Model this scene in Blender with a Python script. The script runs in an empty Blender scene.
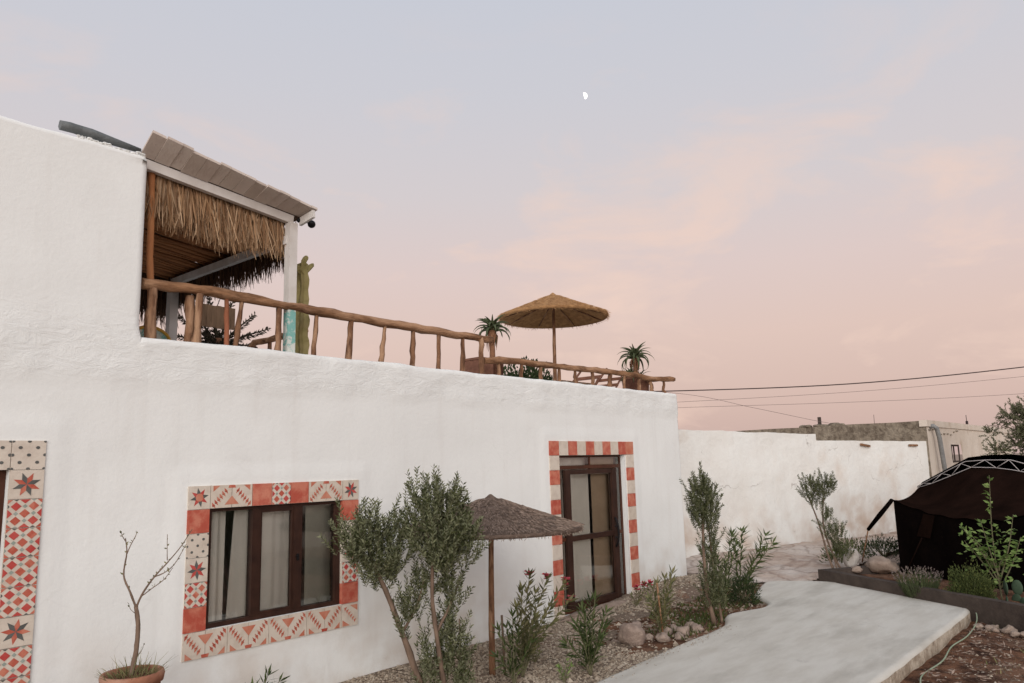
import bpy, math, random
from mathutils import Vector, Matrix, noise
random.seed(7)
S = bpy.context.scene
COL = S.collection
rad = math.radians

# ------------------------------------------------------------------ camera
EYE = Vector((0.0, 0.0, 2.0))
R = ((0.65325, -0.104105, -0.749953), (-0.756692, -0.123968, -0.64191), (-0.026144, 0.98681, -0.159757))
cam = bpy.data.objects.new('camera', bpy.data.cameras.new('camera'))
COL.objects.link(cam)
m = Matrix(R).to_4x4(); m.translation = EYE
cam.matrix_world = m
cam.data.sensor_width = 36.0
cam.data.lens = 760.0 / 1024.0 * 36.0
cam.data.clip_start = 0.05
cam.data.clip_end = 3000
S.camera = cam

# ------------------------------------------------------------------ look
S.view_settings.view_transform = 'Standard'
S.view_settings.look = 'None'
S.view_settings.exposure = 0.07
S.view_settings.gamma = 1.0
S.cycles.max_bounces = 6
S.cycles.transparent_max_bounces = 12

def lin(c):
    return tuple((x / 12.92 if x <= 0.04045 else ((x + 0.055) / 1.055) ** 2.4) for x in (v / 255.0 for v in c)) + (1.0,)

# ------------------------------------------------------------------ dusk sky
SUN_EL, SUN_AZ = rad(16), math.atan2(-0.62, -0.78)
W = bpy.data.worlds.new('World'); S.world = W; W.use_nodes = True
nt = W.node_tree; nt.nodes.clear(); N = nt.nodes.new; L = nt.links.new
def mth(op, a, b=None, c=None, clamp=False, tree=None):
    t = tree or nt
    n = t.nodes.new('ShaderNodeMath'); n.operation = op; n.use_clamp = clamp
    for i, v in enumerate((a, b, c)):
        if v is None: continue
        if isinstance(v, (int, float)): n.inputs[i].default_value = v
        else: t.links.new(v, n.inputs[i])
    return n.outputs[0]
tc = N('ShaderNodeTexCoord'); sep = N('ShaderNodeSeparateXYZ'); L(tc.outputs['Generated'], sep.inputs[0])
el = mth('ARCSINE', sep.outputs[2])
ramp = N('ShaderNodeValToRGB')
L(mth('MULTIPLY_ADD', el, 1 / rad(60), 0.1, clamp=True), ramp.inputs[0])   # -6deg .. 54deg
st = [(-6, (170, 146, 141)), (0, (192, 167, 161)), (4, (206, 179, 171)), (9, (216, 190, 181)), (14, (215, 195, 191)), (20, (206, 198, 200)), (27, (199, 198, 205)), (36, (193, 197, 208)), (54, (182, 190, 206))]
cr = ramp.color_ramp
for i, (e, c) in enumerate(st):
    p = min(1.0, (e + 6) / 60.0)
    k = cr.elements[i] if i < 2 else cr.elements.new(p)
    k.position = p; k.color = lin(c)
for i, (e, c) in enumerate(st):
    pass
# thin high cloud, stretched sideways
mp = N('ShaderNodeMapping'); mp.inputs['Scale'].default_value = (1.0, 1.0, 2.6); L(tc.outputs['Generated'], mp.inputs[0])
n1 = N('ShaderNodeTexNoise'); n1.inputs['Scale'].default_value = 4.2; n1.inputs['Detail'].default_value = 7; n1.inputs['Roughness'].default_value = 0.58; n1.inputs['Distortion'].default_value = 0.35
L(mp.outputs[0], n1.inputs[0])
mr = N('ShaderNodeMapRange'); mr.inputs[1].default_value = 0.53; mr.inputs[2].default_value = 0.69; L(n1.outputs[0], mr.inputs[0])
band = N('ShaderNodeMapRange'); band.inputs[1].default_value = rad(33); band.inputs[2].default_value = rad(15); L(el, band.inputs[0])
mixc = N('ShaderNodeMixRGB'); L(mth('MULTIPLY', mth('MULTIPLY', mr.outputs[0], band.outputs[0]), 0.72), mixc.inputs[0]); L(ramp.outputs[0], mixc.inputs[1]); mixc.inputs[2].default_value = lin((232, 203, 189))
# afterglow on the side of the set sun
gv = Vector((math.cos(SUN_AZ) * math.cos(rad(14)), math.sin(SUN_AZ) * math.cos(rad(14)), math.sin(rad(14))))
dot = N('ShaderNodeVectorMath'); dot.operation = 'DOT_PRODUCT'; L(tc.outputs['Generated'], dot.inputs[0]); dot.inputs[1].default_value = gv
glow = mth('POWER', mth('MAXIMUM', dot.outputs['Value'], 0.0), 2.5)
addg = N('ShaderNodeMixRGB'); addg.blend_type = 'ADD'; addg.inputs[0].default_value = 1.0
gc = N('ShaderNodeMixRGB'); gc.blend_type = 'MULTIPLY'; gc.inputs[0].default_value = 1.0
cb = N('ShaderNodeCombineXYZ')
for i in range(3): L(glow, cb.inputs[i])
L(cb.outputs[0], gc.inputs[1]); gc.inputs[2].default_value = (0.82, 0.76, 0.705, 1)
L(mixc.outputs[0], addg.inputs[1]); L(gc.outputs[0], addg.inputs[2])
bg1 = N('ShaderNodeBackground'); L(addg.outputs[0], bg1.inputs[0]); bg1.inputs[1].default_value = 1.0
sky = N('ShaderNodeTexSky'); sky.sky_type = 'NISHITA'; sky.sun_disc = False; sky.sun_elevation = rad(2); sky.sun_rotation = rad(90) - SUN_AZ
bg2 = N('ShaderNodeBackground'); L(sky.outputs[0], bg2.inputs[0]); bg2.inputs[1].default_value = 0.012
ad = N('ShaderNodeAddShader'); L(bg1.outputs[0], ad.inputs[0]); L(bg2.outputs[0], ad.inputs[1])
wo = N('ShaderNodeOutputWorld'); L(ad.outputs[0], wo.inputs[0])

sd = bpy.data.lights.new('sun', 'SUN'); sd.energy = 1.82; sd.angle = rad(50); sd.color = (1.0, 0.985, 0.96)
so = bpy.data.objects.new('sun', sd); COL.objects.link(so)
sv = Vector((math.cos(SUN_AZ) * math.cos(SUN_EL), math.sin(SUN_AZ) * math.cos(SUN_EL), math.sin(SUN_EL)))
so.rotation_euler = sv.to_track_quat('Z', 'Y').to_euler()

# ------------------------------------------------------------------ materials
def pick(t, a, b, f):
    n = t.nodes.new('ShaderNodeMixRGB')
    for i, v in ((0, f), (1, a), (2, b)):
        if isinstance(v, (tuple, float, int)): n.inputs[i].default_value = v
        else: t.links.new(v, n.inputs[i])
    return n.outputs[0]
def col4(c): return tuple(c) + (1.0,) if len(c) == 3 else tuple(c)
def mat(name, c1, c2=None, scale=6.0, detail=6, rough=0.85, bump=0.0, bscale=None, stretch=(1, 1, 1), lo=0.35, hi=0.68,
        c3=None, s3=1.2, lo3=0.5, hi3=0.7, spec=0.1, bdist=0.02, island=None, trans=0.0, back=None, imix=0.75):
    m = bpy.data.materials.new(name); m.use_nodes = True
    t = m.node_tree; b = t.nodes['Principled BSDF']
    b.inputs['Roughness'].default_value = rough
    b.inputs['Specular IOR Level'].default_value = spec
    tcn = t.nodes.new('ShaderNodeTexCoord'); mpn = t.nodes.new('ShaderNodeMapping'); mpn.inputs['Scale'].default_value = stretch
    t.links.new(tcn.outputs['Object'], mpn.inputs[0])
    def nz(s, d=detail, r=0.6):
        n = t.nodes.new('ShaderNodeTexNoise'); n.inputs['Scale'].default_value = s; n.inputs['Detail'].default_value = d; n.inputs['Roughness'].default_value = r
        t.links.new(mpn.outputs[0], n.inputs[0]); return n.outputs[0]
    def rng(v, a, bb):
        n = t.nodes.new('ShaderNodeMapRange'); n.inputs[1].default_value = a; n.inputs[2].default_value = bb; t.links.new(v, n.inputs[0]); return n.outputs[0]
    out = col4(c1)
    if c2 is not None: out = pick(t, out, col4(c2), rng(nz(scale), lo, hi))
    if c3 is not None: out = pick(t, out, col4(c3), rng(nz(s3, 5), lo3, hi3))
    if island is not None:
        g = t.nodes.new('ShaderNodeNewGeometry')
        r2 = t.nodes.new('ShaderNodeValToRGB')
        for i, cc in enumerate(island):
            e = r2.color_ramp.elements[i] if i < 2 else r2.color_ramp.elements.new(i / (len(island) - 1))
            e.position = i / (len(island) - 1); e.color = col4(cc)
        t.links.new(g.outputs['Random Per Island'], r2.inputs[0])
        out = r2.outputs[0] if c2 is None else pick(t, out, r2.outputs[0], imix)
    if back is not None:
        g = t.nodes.new('ShaderNodeNewGeometry')
        out = pick(t, out, col4(back), mth('MULTIPLY', g.outputs['Backfacing'], 0.7, tree=t))
    if isinstance(out, tuple): b.inputs['Base Color'].default_value = out
    else: t.links.new(out, b.inputs['Base Color'])
    if bump:
        bn = t.nodes.new('ShaderNodeBump'); bn.inputs['Strength'].default_value = bump; bn.inputs['Distance'].default_value = bdist
        t.links.new(nz(bscale or scale * 3, 8, 0.65), bn.inputs['Height']); t.links.new(bn.outputs[0], b.inputs['Normal'])
    if trans:
        tr = t.nodes.new('ShaderNodeBsdfTranslucent'); mx = t.nodes.new('ShaderNodeMixShader'); mx.inputs[0].default_value = trans
        if isinstance(out, tuple): tr.inputs[0].default_value = out
        else: t.links.new(out, tr.inputs[0])
        o = t.nodes['Material Output']; t.links.new(b.outputs[0], mx.inputs[1]); t.links.new(tr.outputs[0], mx.inputs[2]); t.links.new(mx.outputs[0], o.inputs[0])
    return m

M = {}
M['white'] = mat('whitewash', (0.775, 0.78, 0.755), (0.74, 0.745, 0.72), 1.1, rough=0.92, bump=0.22, bscale=20, bdist=0.016, c3=(0.71, 0.705, 0.68), s3=0.7, lo3=0.52, hi3=0.8)
# the foot of the house wall carries splashed earth stains, as on any whitewashed wall above bare ground
def add_foot_stain(m, top, amount, colr):
    t = m.node_tree; b = t.nodes['Principled BSDF']; src = b.inputs['Base Color'].links[0].from_socket
    tcn = t.nodes.new('ShaderNodeTexCoord'); s = t.nodes.new('ShaderNodeSeparateXYZ'); t.links.new(tcn.outputs['Object'], s.inputs[0])
    n = t.nodes.new('ShaderNodeTexNoise'); n.inputs['Scale'].default_value = 2.2; n.inputs['Detail'].default_value = 6; t.links.new(tcn.outputs['Object'], n.inputs[0])
    hgt = t.nodes.new('ShaderNodeMapRange'); hgt.inputs[1].default_value = top; hgt.inputs[2].default_value = 0.0; t.links.new(s.outputs[2], hgt.inputs[0])
    nn = t.nodes.new('ShaderNodeMapRange'); nn.inputs[1].default_value = 0.42; nn.inputs[2].default_value = 0.68; t.links.new(n.outputs[0], nn.inputs[0])
    o = pick(t, src, col4(colr), mth('MULTIPLY', mth('MULTIPLY', hgt.outputs[0], nn.outputs[0], tree=t), amount, tree=t))
    t.links.new(o, b.inputs['Base Color'])
add_foot_stain(M['white'], 0.9, 0.6, (0.50, 0.40, 0.31))
def add_drips(m):
    t = m.node_tree; b = t.nodes['Principled BSDF']; src = b.inputs['Base Color'].links[0].from_socket
    tcn = t.nodes.new('ShaderNodeTexCoord'); mp = t.nodes.new('ShaderNodeMapping'); mp.inputs['Scale'].default_value = (5.5, 5.5, 0.5); t.links.new(tcn.outputs['Object'], mp.inputs[0])
    n = t.nodes.new('ShaderNodeTexNoise'); n.inputs['Scale'].default_value = 1.3; n.inputs['Detail'].default_value = 7; t.links.new(mp.outputs[0], n.inputs[0])
    a = t.nodes.new('ShaderNodeMapRange'); a.inputs[1].default_value = 0.54; a.inputs[2].default_value = 0.75; t.links.new(n.outputs[0], a.inputs[0])
    o = pick(t, src, (0.60, 0.565, 0.52, 1), mth('MULTIPLY', a.outputs[0], 0.20, tree=t))
    # hairline cracks
    v = t.nodes.new('ShaderNodeTexVoronoi'); v.feature = 'DISTANCE_TO_EDGE'; v.inputs['Scale'].default_value = 0.8
    n2 = t.nodes.new('ShaderNodeTexNoise'); n2.inputs['Scale'].default_value = 2.5; n2.inputs['Detail'].default_value = 8; t.links.new(tcn.outputs['Object'], n2.inputs[0])
    mx = t.nodes.new('ShaderNodeMixRGB'); mx.inputs[0].default_value = 0.35; t.links.new(tcn.outputs['Object'], mx.inputs[1]); t.links.new(n2.outputs['Color'], mx.inputs[2]); t.links.new(mx.outputs[0], v.inputs['Vector'])
    c = t.nodes.new('ShaderNodeMapRange'); c.inputs[1].default_value = 0.006; c.inputs[2].default_value = 0.0; t.links.new(v.outputs['Distance'], c.inputs[0])
    g = t.nodes.new('ShaderNodeMapRange'); g.inputs[1].default_value = 0.5; g.inputs[2].default_value = 0.62; t.links.new(n2.outputs[0], g.inputs[0])
    o = pick(t, o, (0.38, 0.35, 0.32, 1), mth('MULTIPLY', mth('MULTIPLY', c.outputs[0], g.outputs[0], tree=t), CR.get(m.name, 0.4), tree=t))
    t.links.new(o, b.inputs['Base Color'])
def add_band(m):
    t = m.node_tree; b = t.nodes['Principled BSDF']; old = b.inputs['Normal'].links[0].from_socket
    tcn = t.nodes.new('ShaderNodeTexCoord'); s2 = t.nodes.new('ShaderNodeSeparateXYZ'); t.links.new(tcn.outputs['Object'], s2.inputs[0])
    mp = t.nodes.new('ShaderNodeMapping'); mp.inputs['Scale'].default_value = (1, 1, 2.2); t.links.new(tcn.outputs['Object'], mp.inputs[0])
    n = t.nodes.new('ShaderNodeTexNoise'); n.inputs['Scale'].default_value = 5.5; n.inputs['Detail'].default_value = 9; n.inputs['Roughness'].default_value = 0.7; n.inputs['Distortion'].default_value = 0.8; t.links.new(mp.outputs[0], n.inputs[0])
    a = t.nodes.new('ShaderNodeMapRange'); a.inputs[1].default_value = 2.70; a.inputs[2].default_value = 2.82; t.links.new(s2.outputs[2], a.inputs[0])
    c = t.nodes.new('ShaderNodeMapRange'); c.inputs[1].default_value = 3.45; c.inputs[2].default_value = 3.15; t.links.new(s2.outputs[2], c.inputs[0])
    bp = t.nodes.new('ShaderNodeBump'); bp.inputs['Distance'].default_value = 0.05
    t.links.new(mth('MULTIPLY_ADD', mth('MULTIPLY', a.outputs[0], c.outputs[0], tree=t), 0.34, 0.04, tree=t), bp.inputs['Strength']); t.links.new(n.outputs[0], bp.inputs['Height']); t.links.new(old, bp.inputs['Normal']); t.links.new(bp.outputs[0], b.inputs['Normal'])
add_band(M['white'])
CR = {'pale concrete': 0.55, 'whitewash': 0.10, 'old whitewash': 0.9}
add_drips(M['white'])
M['oldwhite'] = mat('old whitewash', (0.74, 0.735, 0.70), (0.68, 0.655, 0.61), 1.4, rough=0.95, bump=0.6, bscale=9, bdist=0.03, c3=(0.56, 0.45, 0.36), s3=0.55, lo3=0.55, hi3=0.78)
add_foot_stain(M['oldwhite'], 1.3, 0.8, (0.45, 0.33, 0.25)); add_drips(M['oldwhite'])
M['farwhite'] = mat('faded limewash', (0.63, 0.56, 0.48), (0.53, 0.455, 0.375), 1.0, rough=0.95, bump=0.6, bscale=6, c3=(0.40, 0.31, 0.23), s3=0.8, lo3=0.56, hi3=0.7)
M['render'] = mat('bare cement render', (0.27, 0.225, 0.17), (0.15, 0.12, 0.09), 7, rough=0.95, bump=1.0, bscale=9, bdist=0.08, c3=(0.33, 0.28, 0.215), s3=1.8, lo=0.42, hi=0.6)
M['concrete'] = mat('pale concrete', (0.56, 0.53, 0.47), (0.48, 0.445, 0.385), 2.2, rough=0.8, bump=0.45, bscale=26, bdist=0.012, c3=(0.38, 0.35, 0.30), s3=1.0, lo3=0.52, hi3=0.74, stretch=(0.6, 2.2, 1), lo=0.38, hi=0.66)
add_drips(M['concrete'])
M['concside'] = mat('raw concrete edge', (0.50, 0.42, 0.33), (0.30, 0.235, 0.175), 6.0, rough=0.95, bump=1.0, bscale=18, bdist=0.05, lo=0.42, hi=0.62)
M['curb'] = mat('weathered curb', (0.085, 0.066, 0.055), (0.05, 0.039, 0.033), 5, rough=0.95, bump=0.6, bscale=25)
M['ground'] = mat('dry earth', (0.34, 0.255, 0.20), (0.24, 0.17, 0.13), 1.6, rough=1, bump=0.8, bscale=6, bdist=0.05, c3=(0.42, 0.34, 0.28), s3=0.4)
M['gravelbed'] = mat('gravel bed', (0.28, 0.215, 0.16), (0.145, 0.105, 0.078), 38, rough=1, bump=1.0, bscale=55, bdist=0.03, c3=(0.24, 0.165, 0.125), s3=1.3)
M['pebble'] = mat('pebbles', (0.4, 0.33, 0.3), rough=0.9, island=[(0.165, 0.125, 0.088), (0.37, 0.305, 0.235), (0.24, 0.18, 0.13), (0.45, 0.385, 0.305), (0.20, 0.155, 0.11)])
M['soil'] = mat('red soil', (0.24, 0.12, 0.07), (0.075, 0.037, 0.024), 4.5, rough=1, bump=1.0, bscale=22, bdist=0.10, lo=0.42, hi=0.62, c3=(0.31, 0.19, 0.13), s3=1.1, lo3=0.5, hi3=0.7)
M['paving'] = mat('rough stone', (0.50, 0.40, 0.33), (0.36, 0.26, 0.205), 3.5, rough=0.95, bump=1.0, bscale=7, bdist=0.06, c3=(0.58, 0.52, 0.47), s3=0.7)
def add_joints(m, scale, joint, amt, width):
    t = m.node_tree; b = t.nodes['Principled BSDF']; src = b.inputs['Base Color'].links[0].from_socket
    tcn = t.nodes.new('ShaderNodeTexCoord'); mp = t.nodes.new('ShaderNodeMapping'); mp.inputs['Scale'].default_value = (scale, scale * 1.5, 0.0); t.links.new(tcn.outputs['Object'], mp.inputs[0])
    n2 = t.nodes.new('ShaderNodeTexNoise'); n2.inputs['Scale'].default_value = 2.0; n2.inputs['Detail'].default_value = 5; t.links.new(mp.outputs[0], n2.inputs[0])
    mx = t.nodes.new('ShaderNodeMixRGB'); mx.inputs[0].default_value = 0.3; t.links.new(mp.outputs[0], mx.inputs[1]); t.links.new(n2.outputs['Color'], mx.inputs[2])
    v = t.nodes.new('ShaderNodeTexVoronoi'); v.feature = 'DISTANCE_TO_EDGE'; v.inputs['Scale'].default_value = 1.0; t.links.new(mx.outputs[0], v.inputs['Vector'])
    v2 = t.nodes.new('ShaderNodeTexVoronoi'); v2.inputs['Scale'].default_value = 1.0; t.links.new(mx.outputs[0], v2.inputs['Vector'])
    hs = t.nodes.new('ShaderNodeSeparateXYZ'); t.links.new(v2.outputs['Color'], hs.inputs[0])
    o = pick(t, src, (0.56, 0.49, 0.43, 1), mth('MULTIPLY', hs.outputs[0], 0.6, tree=t))
    c = t.nodes.new('ShaderNodeMapRange'); c.inputs[1].default_value = width; c.inputs[2].default_value = 0.0; t.links.new(v.outputs['Distance'], c.inputs[0])
    o = pick(t, o, col4(joint), mth('MULTIPLY', c.outputs[0], amt, tree=t))
    t.links.new(o, b.inputs['Base Color'])
add_joints(M['paving'], 1.5, (0.20, 0.14, 0.11), 0.5, 0.06)
M['rock'] = mat('rock', (0.36, 0.28, 0.23), (0.19, 0.14, 0.115), 7, rough=0.95, bump=0.8, bscale=18, bdist=0.03)
M['rockpale'] = mat('pale rock', (0.36, 0.28, 0.225), (0.22, 0.16, 0.125), 6, rough=0.95, bump=0.8, bscale=18, bdist=0.03)
M['rockwhite'] = mat('white rock', (0.50, 0.46, 0.42), (0.34, 0.29, 0.25), 8, rough=0.9, bump=0.5)
M['log'] = mat('weathered log', (0.33, 0.175, 0.092), (0.10, 0.05, 0.028), 16, rough=0.85, bump=1.0, bscale=40, bdist=0.02, c3=(0.40, 0.235, 0.14), s3=7, lo3=0.48, hi3=0.62, stretch=(0.25, 1, 1))
M['post'] = mat('weathered stick', (0.25, 0.13, 0.072), (0.09, 0.045, 0.027), 18, rough=0.85, bump=1.0, bscale=45, bdist=0.015, c3=(0.38, 0.23, 0.14), s3=7, lo3=0.48, hi3=0.62, stretch=(1, 1, 0.25))
M['redpost'] = mat('reddish stick', (0.30, 0.11, 0.060), (0.18, 0.075, 0.04), 9, rough=0.8, bump=0.6, stretch=(1, 1, 0.3))
M['orange'] = mat('orange varnished pole', (0.46, 0.205, 0.085), (0.30, 0.12, 0.05), 8, rough=0.55, bump=0.3, stretch=(1, 1, 0.25))
M['whitewood'] = mat('white painted wood', (0.66, 0.63, 0.60), (0.54, 0.50, 0.46), 9, rough=0.7, bump=0.25, stretch=(0.4, 1, 0.4))
M['turq'] = mat('turquoise paint', (0.20, 0.42, 0.38), (0.58, 0.60, 0.55), 14, rough=0.6, lo=0.46, hi=0.54)
M['yellow'] = mat('yellow paint', (0.60, 0.34, 0.07), rough=0.6)
M['board'] = mat('grey boards', (0.54, 0.46, 0.40), (0.38, 0.31, 0.265), 5, rough=0.9, bump=0.6, bscale=24, bdist=0.01, stretch=(1, 1, 0.3), island=[(0.42, 0.345, 0.29), (0.62, 0.54, 0.475), (0.50, 0.415, 0.36), (0.68, 0.60, 0.535)])
M['sign'] = mat('old sign board', (0.235, 0.155, 0.10), (0.13, 0.085, 0.055), 12, rough=0.9, bump=0.6, stretch=(1, 1, 0.25))
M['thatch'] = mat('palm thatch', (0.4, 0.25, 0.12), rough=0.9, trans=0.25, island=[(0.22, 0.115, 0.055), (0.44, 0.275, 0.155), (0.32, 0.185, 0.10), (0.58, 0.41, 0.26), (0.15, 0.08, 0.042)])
M['thatchdark'] = mat('dark palm thatch', (0.10, 0.06, 0.04), rough=0.95, island=[(0.06, 0.033, 0.022), (0.13, 0.075, 0.045), (0.09, 0.05, 0.03)])  # darker thatch tone for the side and back fringes and the deck
M['reed'] = mat('reed ceiling', (0.40, 0.18, 0.075), (0.20, 0.085, 0.04), 4, rough=0.8, bump=0.4, stretch=(0.3, 2, 2), island=[(0.20, 0.085, 0.038), (0.44, 0.20, 0.085), (0.30, 0.13, 0.055)])
M['straw'] = mat('woven straw', (0.54, 0.31, 0.145), (0.31, 0.165, 0.075), 14, rough=0.9, bump=0.9, bscale=45, bdist=0.02, trans=0.2)
M['strawfib'] = mat('straw fibres', (0.4, 0.2, 0.1), rough=0.9, island=[(0.30, 0.16, 0.07), (0.56, 0.34, 0.17), (0.42, 0.24, 0.11)], trans=0.2)
M['heath'] = mat('brushwood', (0.20, 0.145, 0.115), (0.095, 0.066, 0.052), 16, rough=0.95, bump=1.0, bscale=45, bdist=0.03)
M['heathfib'] = mat('brushwood twigs', (0.2, 0.15, 0.1), rough=0.95, island=[(0.11, 0.08, 0.062), (0.30, 0.225, 0.18), (0.19, 0.135, 0.105)])
M['blackcloth'] = mat('black goat hair cloth', (0.0035, 0.0025, 0.0025), (0.006, 0.004, 0.0035), 6, rough=1, bump=0.3, bscale=40, bdist=0.01, spec=0.0)
M['browncloth'] = mat('dark brown tent cloth', (0.015, 0.0075, 0.0055), (0.008, 0.0045, 0.0035), 3, rough=1, bump=0.4, bscale=30, bdist=0.01, stretch=(1, 1, 0.4), spec=0.0)
M['steelwhite'] = mat('white painted steel', (0.46, 0.42, 0.40), rough=0.6)
M['terra'] = mat('terracotta', (0.33, 0.15, 0.09), (0.23, 0.10, 0.065), 7, rough=0.85, bump=0.3, c3=(0.42, 0.26, 0.19), s3=3)
M['terradark'] = mat('rough terracotta', (0.24, 0.115, 0.075), (0.15, 0.07, 0.048), 7, rough=0.9, bump=0.5)
M['tcream'] = mat('cream cement tile', (0.60, 0.525, 0.44), (0.44, 0.36, 0.29), 11, rough=0.55, bump=0.2, lo=0.45, hi=0.7, imix=0.4, spec=0.3, island=[(0.58, 0.50, 0.42), (0.63, 0.56, 0.48), (0.54, 0.46, 0.375)])
M['tred'] = mat('red cement tile', (0.38, 0.068, 0.042), (0.56, 0.23, 0.15), 11, rough=0.55, bump=0.2, lo=0.42, hi=0.62, imix=0.4, spec=0.3, island=[(0.40, 0.070, 0.045), (0.50, 0.14, 0.09), (0.44, 0.09, 0.055), (0.53, 0.17, 0.115)])
M['torange'] = mat('worn orange cement tile', (0.46, 0.14, 0.085), (0.54, 0.25, 0.17), 9, rough=0.6, bump=0.15)
M['tcrimson'] = mat('crimson tile paint', (0.42, 0.055, 0.05), (0.48, 0.10, 0.08), 12, rough=0.55)
M['tgrey'] = mat('charcoal tile paint', (0.085, 0.085, 0.080), (0.13, 0.13, 0.12), 12, rough=0.6)
M['tsage'] = mat('sage tile paint', (0.25, 0.29, 0.25), (0.34, 0.37, 0.33), 12, rough=0.6)
M['frame'] = mat('dark brown frame', (0.045, 0.020, 0.013), (0.025, 0.011, 0.008), 7, rough=0.45, spec=0.2)
M['framered'] = mat('old brown door frame', (0.085, 0.030, 0.016), (0.04, 0.015, 0.009), 6, rough=0.45, spec=0.2, stretch=(1, 1, 0.3))
M['curtain'] = mat('beige curtain', (0.86, 0.83, 0.76), (0.80, 0.77, 0.70), 3, rough=0.9)
M['curtainreflect'] = mat('reflection toned curtain', (0.46, 0.45, 0.38), (0.36, 0.35, 0.29), 3, rough=0.9)  # the right pane's dark greenish reflection is painted into this curtain colour
M['curtaindark'] = mat('tan curtain', (0.54, 0.41, 0.29), (0.45, 0.34, 0.235), 3, rough=0.9)
M['tin'] = mat('galvanised pipe', (0.24, 0.24, 0.235), (0.15, 0.15, 0.145), 8, rough=0.5)
M['grey'] = mat('blue grey bitumen roll', (0.17, 0.18, 0.18), (0.11, 0.12, 0.12), 9, rough=0.85, bump=0.6)
M['black'] = mat('black plastic', (0.012, 0.011, 0.012), rough=0.4)
M['cable'] = mat('black cable', (0.05, 0.035, 0.035), rough=0.7)
M['cablethin'] = mat('grey cable', (0.16, 0.12, 0.115), rough=0.7)
M['bark'] = mat('grey brown bark', (0.21, 0.145, 0.105), (0.11, 0.075, 0.055), 18, rough=0.95, bump=0.8, bscale=50, bdist=0.008, stretch=(1, 1, 0.35))
M['twig'] = mat('green brown twig', (0.13, 0.12, 0.07), rough=0.9)
M['olive'] = mat('olive leaf', (0.08, 0.1, 0.06), rough=0.6, island=[(0.024, 0.030, 0.011), (0.078, 0.088, 0.034), (0.042, 0.050, 0.018), (0.24, 0.25, 0.14)], back=(0.22, 0.23, 0.14), trans=0.15)
M['oliv2'] = mat('dark olive leaf', (0.08, 0.1, 0.06), rough=0.6, island=[(0.022, 0.028, 0.010), (0.068, 0.078, 0.028), (0.038, 0.046, 0.015), (0.18, 0.19, 0.10)], back=(0.16, 0.17, 0.10), trans=0.15)
M['oleander'] = mat('oleander leaf', (0.08, 0.1, 0.06), rough=0.5, island=[(0.026, 0.042, 0.014), (0.085, 0.11, 0.038), (0.048, 0.070, 0.024), (0.18, 0.21, 0.085)], trans=0.2)
M['oleyellow'] = mat('dusty oleander leaf', (0.08, 0.1, 0.06), rough=0.6, island=[(0.13, 0.13, 0.055), (0.22, 0.20, 0.095), (0.09, 0.105, 0.045), (0.26, 0.23, 0.13)], trans=0.2)
M['lime'] = mat('citrus leaf', (0.1, 0.2, 0.05), rough=0.5, island=[(0.09, 0.15, 0.04), (0.19, 0.28, 0.085), (0.13, 0.20, 0.055), (0.28, 0.36, 0.13)], trans=0.3)
M['lime2'] = mat('pale oleander leaf', (0.1, 0.2, 0.05), rough=0.5, island=[(0.05, 0.075, 0.025), (0.13, 0.165, 0.06), (0.085, 0.115, 0.04), (0.21, 0.24, 0.10)], trans=0.25)
M['shrub'] = mat('shrub leaf', (0.08, 0.1, 0.06), rough=0.7, island=[(0.035, 0.05, 0.018), (0.08, 0.10, 0.032), (0.055, 0.07, 0.024), (0.13, 0.145, 0.045)], trans=0.15)
M['shrubdark'] = mat('dark shrub leaf', (0.08, 0.1, 0.06), rough=0.7, island=[(0.022, 0.035, 0.015), (0.05, 0.07, 0.03), (0.035, 0.05, 0.02)], trans=0.1)
M['lav'] = mat('lavender stem', (0.08, 0.1, 0.06), rough=0.8, island=[(0.045, 0.06, 0.028), (0.10, 0.12, 0.055), (0.065, 0.08, 0.036)], trans=0.1)
M['lavflower'] = mat('lavender flower', (0.2, 0.14, 0.19), rough=0.8, island=[(0.15, 0.115, 0.10), (0.21, 0.165, 0.15), (0.12, 0.10, 0.085)])
M['drygrass'] = mat('dry grass', (0.08, 0.1, 0.06), rough=0.8, island=[(0.22, 0.19, 0.09), (0.12, 0.14, 0.055), (0.30, 0.25, 0.13), (0.09, 0.12, 0.045)], trans=0.2)
M['pink'] = mat('pink petal', (0.62, 0.07, 0.12), rough=0.6, island=[(0.60, 0.045, 0.075), (0.72, 0.16, 0.20), (0.42, 0.03, 0.06)], trans=0.25)
M['aloe'] = mat('aloe leaf', (0.05, 0.062, 0.03), (0.085, 0.10, 0.05), 5, rough=0.5)
M['aloedry'] = mat('dry aloe skirt', (0.26, 0.13, 0.07), (0.16, 0.08, 0.05), 9, rough=0.9)
M['cactus'] = mat('cactus skin', (0.31, 0.26, 0.11), (0.20, 0.165, 0.07), 9, rough=0.7, c3=(0.32, 0.26, 0.13), s3=5, lo3=0.5, hi3=0.65)
M['conifer'] = mat('dark bristly frond', (0.035, 0.03, 0.02), rough=0.8, island=[(0.03, 0.026, 0.02), (0.075, 0.06, 0.04), (0.05, 0.045, 0.028)])
M['tamarisk'] = mat('feathery leaf', (0.08, 0.1, 0.06), rough=0.8, island=[(0.075, 0.08, 0.045), (0.17, 0.17, 0.10), (0.11, 0.115, 0.065)], trans=0.1)
M['hose'] = mat('pale green hose', (0.30, 0.34, 0.24), (0.20, 0.25, 0.17), 9, rough=0.6)
M['agave'] = mat('blue green pad', (0.04, 0.065, 0.04), (0.065, 0.095, 0.06), 6, rough=0.6)

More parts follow.
